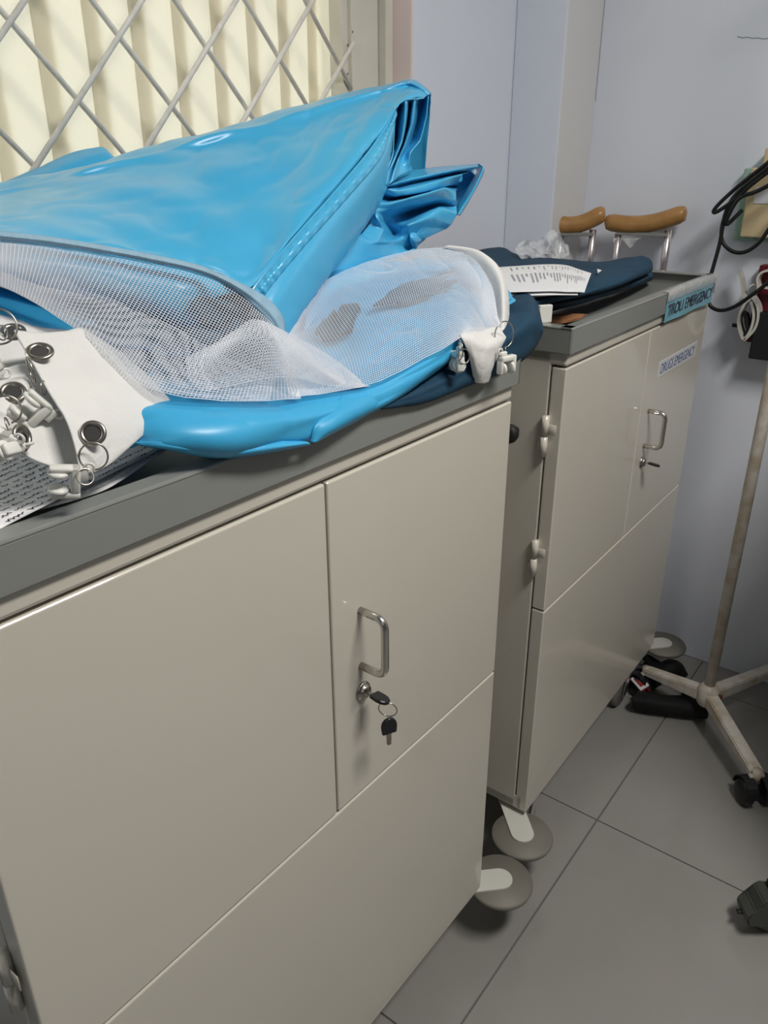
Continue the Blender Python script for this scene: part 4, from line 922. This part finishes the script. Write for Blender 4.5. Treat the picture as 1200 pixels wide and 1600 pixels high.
rp(cloth('arched_band', [tzr((1010, 1024, .03), (1018, 1032, .035), (1030, 1036, .05), (1045, 1031, .065), (1060, 1034, .06), (1069, 1044, .04), (1074, 1054, .01)),
    tzr((1004, 1040, .04), (1014, 1044, .05), (1030, 1044, .065), (1045, 1040, .075), (1058, 1042, .07), (1066, 1050, .045), (1072, 1056, .01)),
    tzr((996, 1058, .035), (1008, 1064, .04), (1025, 1062, .05), (1040, 1056, .055), (1052, 1055, .05), (1062, 1056, .035), (1068, 1058, .01)),
    tzr((992, 1062, .004), (1010, 1070, .006), (1026, 1066, .01), (1042, 1060, .012), (1054, 1058, .01), (1062, 1059, .006), (1068, 1060, .003))], 60, 30, 'strap', amp=.003, sc=20, t=.004))
rp(cloth('arched_band', [tzr((1012, 1022, .03), (1020, 1026, .03), (1032, 1034, .03)), tzr((1004, 1030, .012), (1016, 1040, .012), (1028, 1046, .012))], 12, 8, 'strap', t=.004))
a = [atz(985, 1062, .050), atz(999, 1052, .058), atz(1014, 1072, .050), atz(1001, 1080, .040)]
bm = nb(); prism(bm, a, (0, 0, 1), .003); o = obj('white_tag', bm, 'label_white'); rp(o)
c_ = sum(a, Vector())/4; bm = nb(); prism(bm, [c_+(p-c_)*.68 for p in a], (0, 0, 1), .0042); o = obj('red_patch', bm, 'red'); rp(o)
bm = nb(); prism(bm, [atz(998, 1079, .040), atz(1014, 1074, .046), atz(1016, 1081, .03), atz(1000, 1084, .03)], (0, 0, 1), .003); o = obj('red_patch', bm, 'red'); rp(o)
bm = nb(); c_ = atz(1075, 1084, .05); box(bm, c_-Vector((.006, .014, .045)), c_+Vector((.006, .014, .004)), .002); o = obj('buckle', bm, 'blackplastic'); rp(o)

# ============================================================ EQUIPMENT CASTER AT THE LOWER RIGHT, UNSEEN BODY ADDED FOR SHADE
base = atz(1198, 1450, .0)
t = thing('equipment_trolley', 'grey equipment trolley at the lower right edge, one hooded caster in view, unseen body added for its shade', 'trolley', (base.x, base.y, 0), 0)
rz_ = Matrix.Rotation(math.atan2(RT.y, RT.x), 3, 'Z')
def put_(name, bm, m, par, off=(0, 0), smooth=False, r=True):
    if r: bmesh.ops.rotate(bm, cent=(0, 0, 0), matrix=rz_, verts=bm.verts[:])
    bmesh.ops.translate(bm, vec=(off[0], off[1], 0), verts=bm.verts[:]); return obj(name, bm, m, par, smooth)
BX0, BY1 = .02, -.075
bm = nb(); box(bm, (BX0, BY1-.50, .145), (BX0+.62, BY1+.045, .175), .006); put_('base_shelf', bm, 'tray', t, r=False)
for a_, b_ in ((BX0+.02, BY1-.02), (BX0+.60, BY1-.02), (BX0+.02, BY1-.48), (BX0+.60, BY1-.48)):
    bm = nb(); cyl(bm, (a_, b_, .17), (a_, b_, 1.33), .014, 16); put_('post', bm, 'steel', t, smooth=True, r=False)
bm = nb(); box(bm, (BX0+.035, BY1-.465, .177), (BX0+.585, BY1-.035, 1.29), .008); put_('added_shade_box', bm, 'enamel', t, r=False)  # unseen body added over the visible caster to shade the lower wall
bm = nb(); box(bm, (BX0, BY1-.50, 1.30), (BX0+.62, BY1, 1.33), .006); put_('top_shelf', bm, 'tray', t, r=False)
prof = [(-.050, .034), (-.055, .052), (-.040, .066), (-.030, .088), (-.022, .094), (.0, .086), (.03, .098), (.05, .07), (.045, .045), (.01, .040), (-.02, .030)]
for off in ((0, 0), (.64, .0), (0, -.50), (.64, -.50)):
    if off != (0, 0): off = (off[0]-.03, off[1]-.02)
    bm = nb(); prism(bm, [(a, -.024, b) for a, b in prof], (0, 1, 0), .048); bmesh.ops.bevel(bm, geom=bm.edges[:], offset=.0025, segments=2, affect='EDGES')
    ca = put_('caster', bm, 'hood', t, off)
    bm = nb(); lathe(bm, [(.001, -.014), (.028, -.014), (.036, -.010), (.0375, 0), (.036, .010), (.028, .014), (.001, .014)], (0, 0, .0375), (.25, 1, 0), 32); put_('wheel', bm, 'hood', ca, off, True)
    bm = nb(); ring(bm, (-.003, -.015, .0375), (.25, 1, 0), .016, .0015); put_('wheel_ring', bm, 'alu', ca, off, True)
    bm = nb(); box(bm, (-.062, -.004, .040), (-.048, .004, .046), .001); put_('brake_tab', bm, 'blackplastic', ca, off)
    bm = nb(); box(bm, (-.012, -.02, .088), (.04, .02, .104), .003); cyl(bm, (.022, 0, .10), (.050, -.010, .150), .014, 18); put_('stem', bm, 'blackplastic', ca, off)
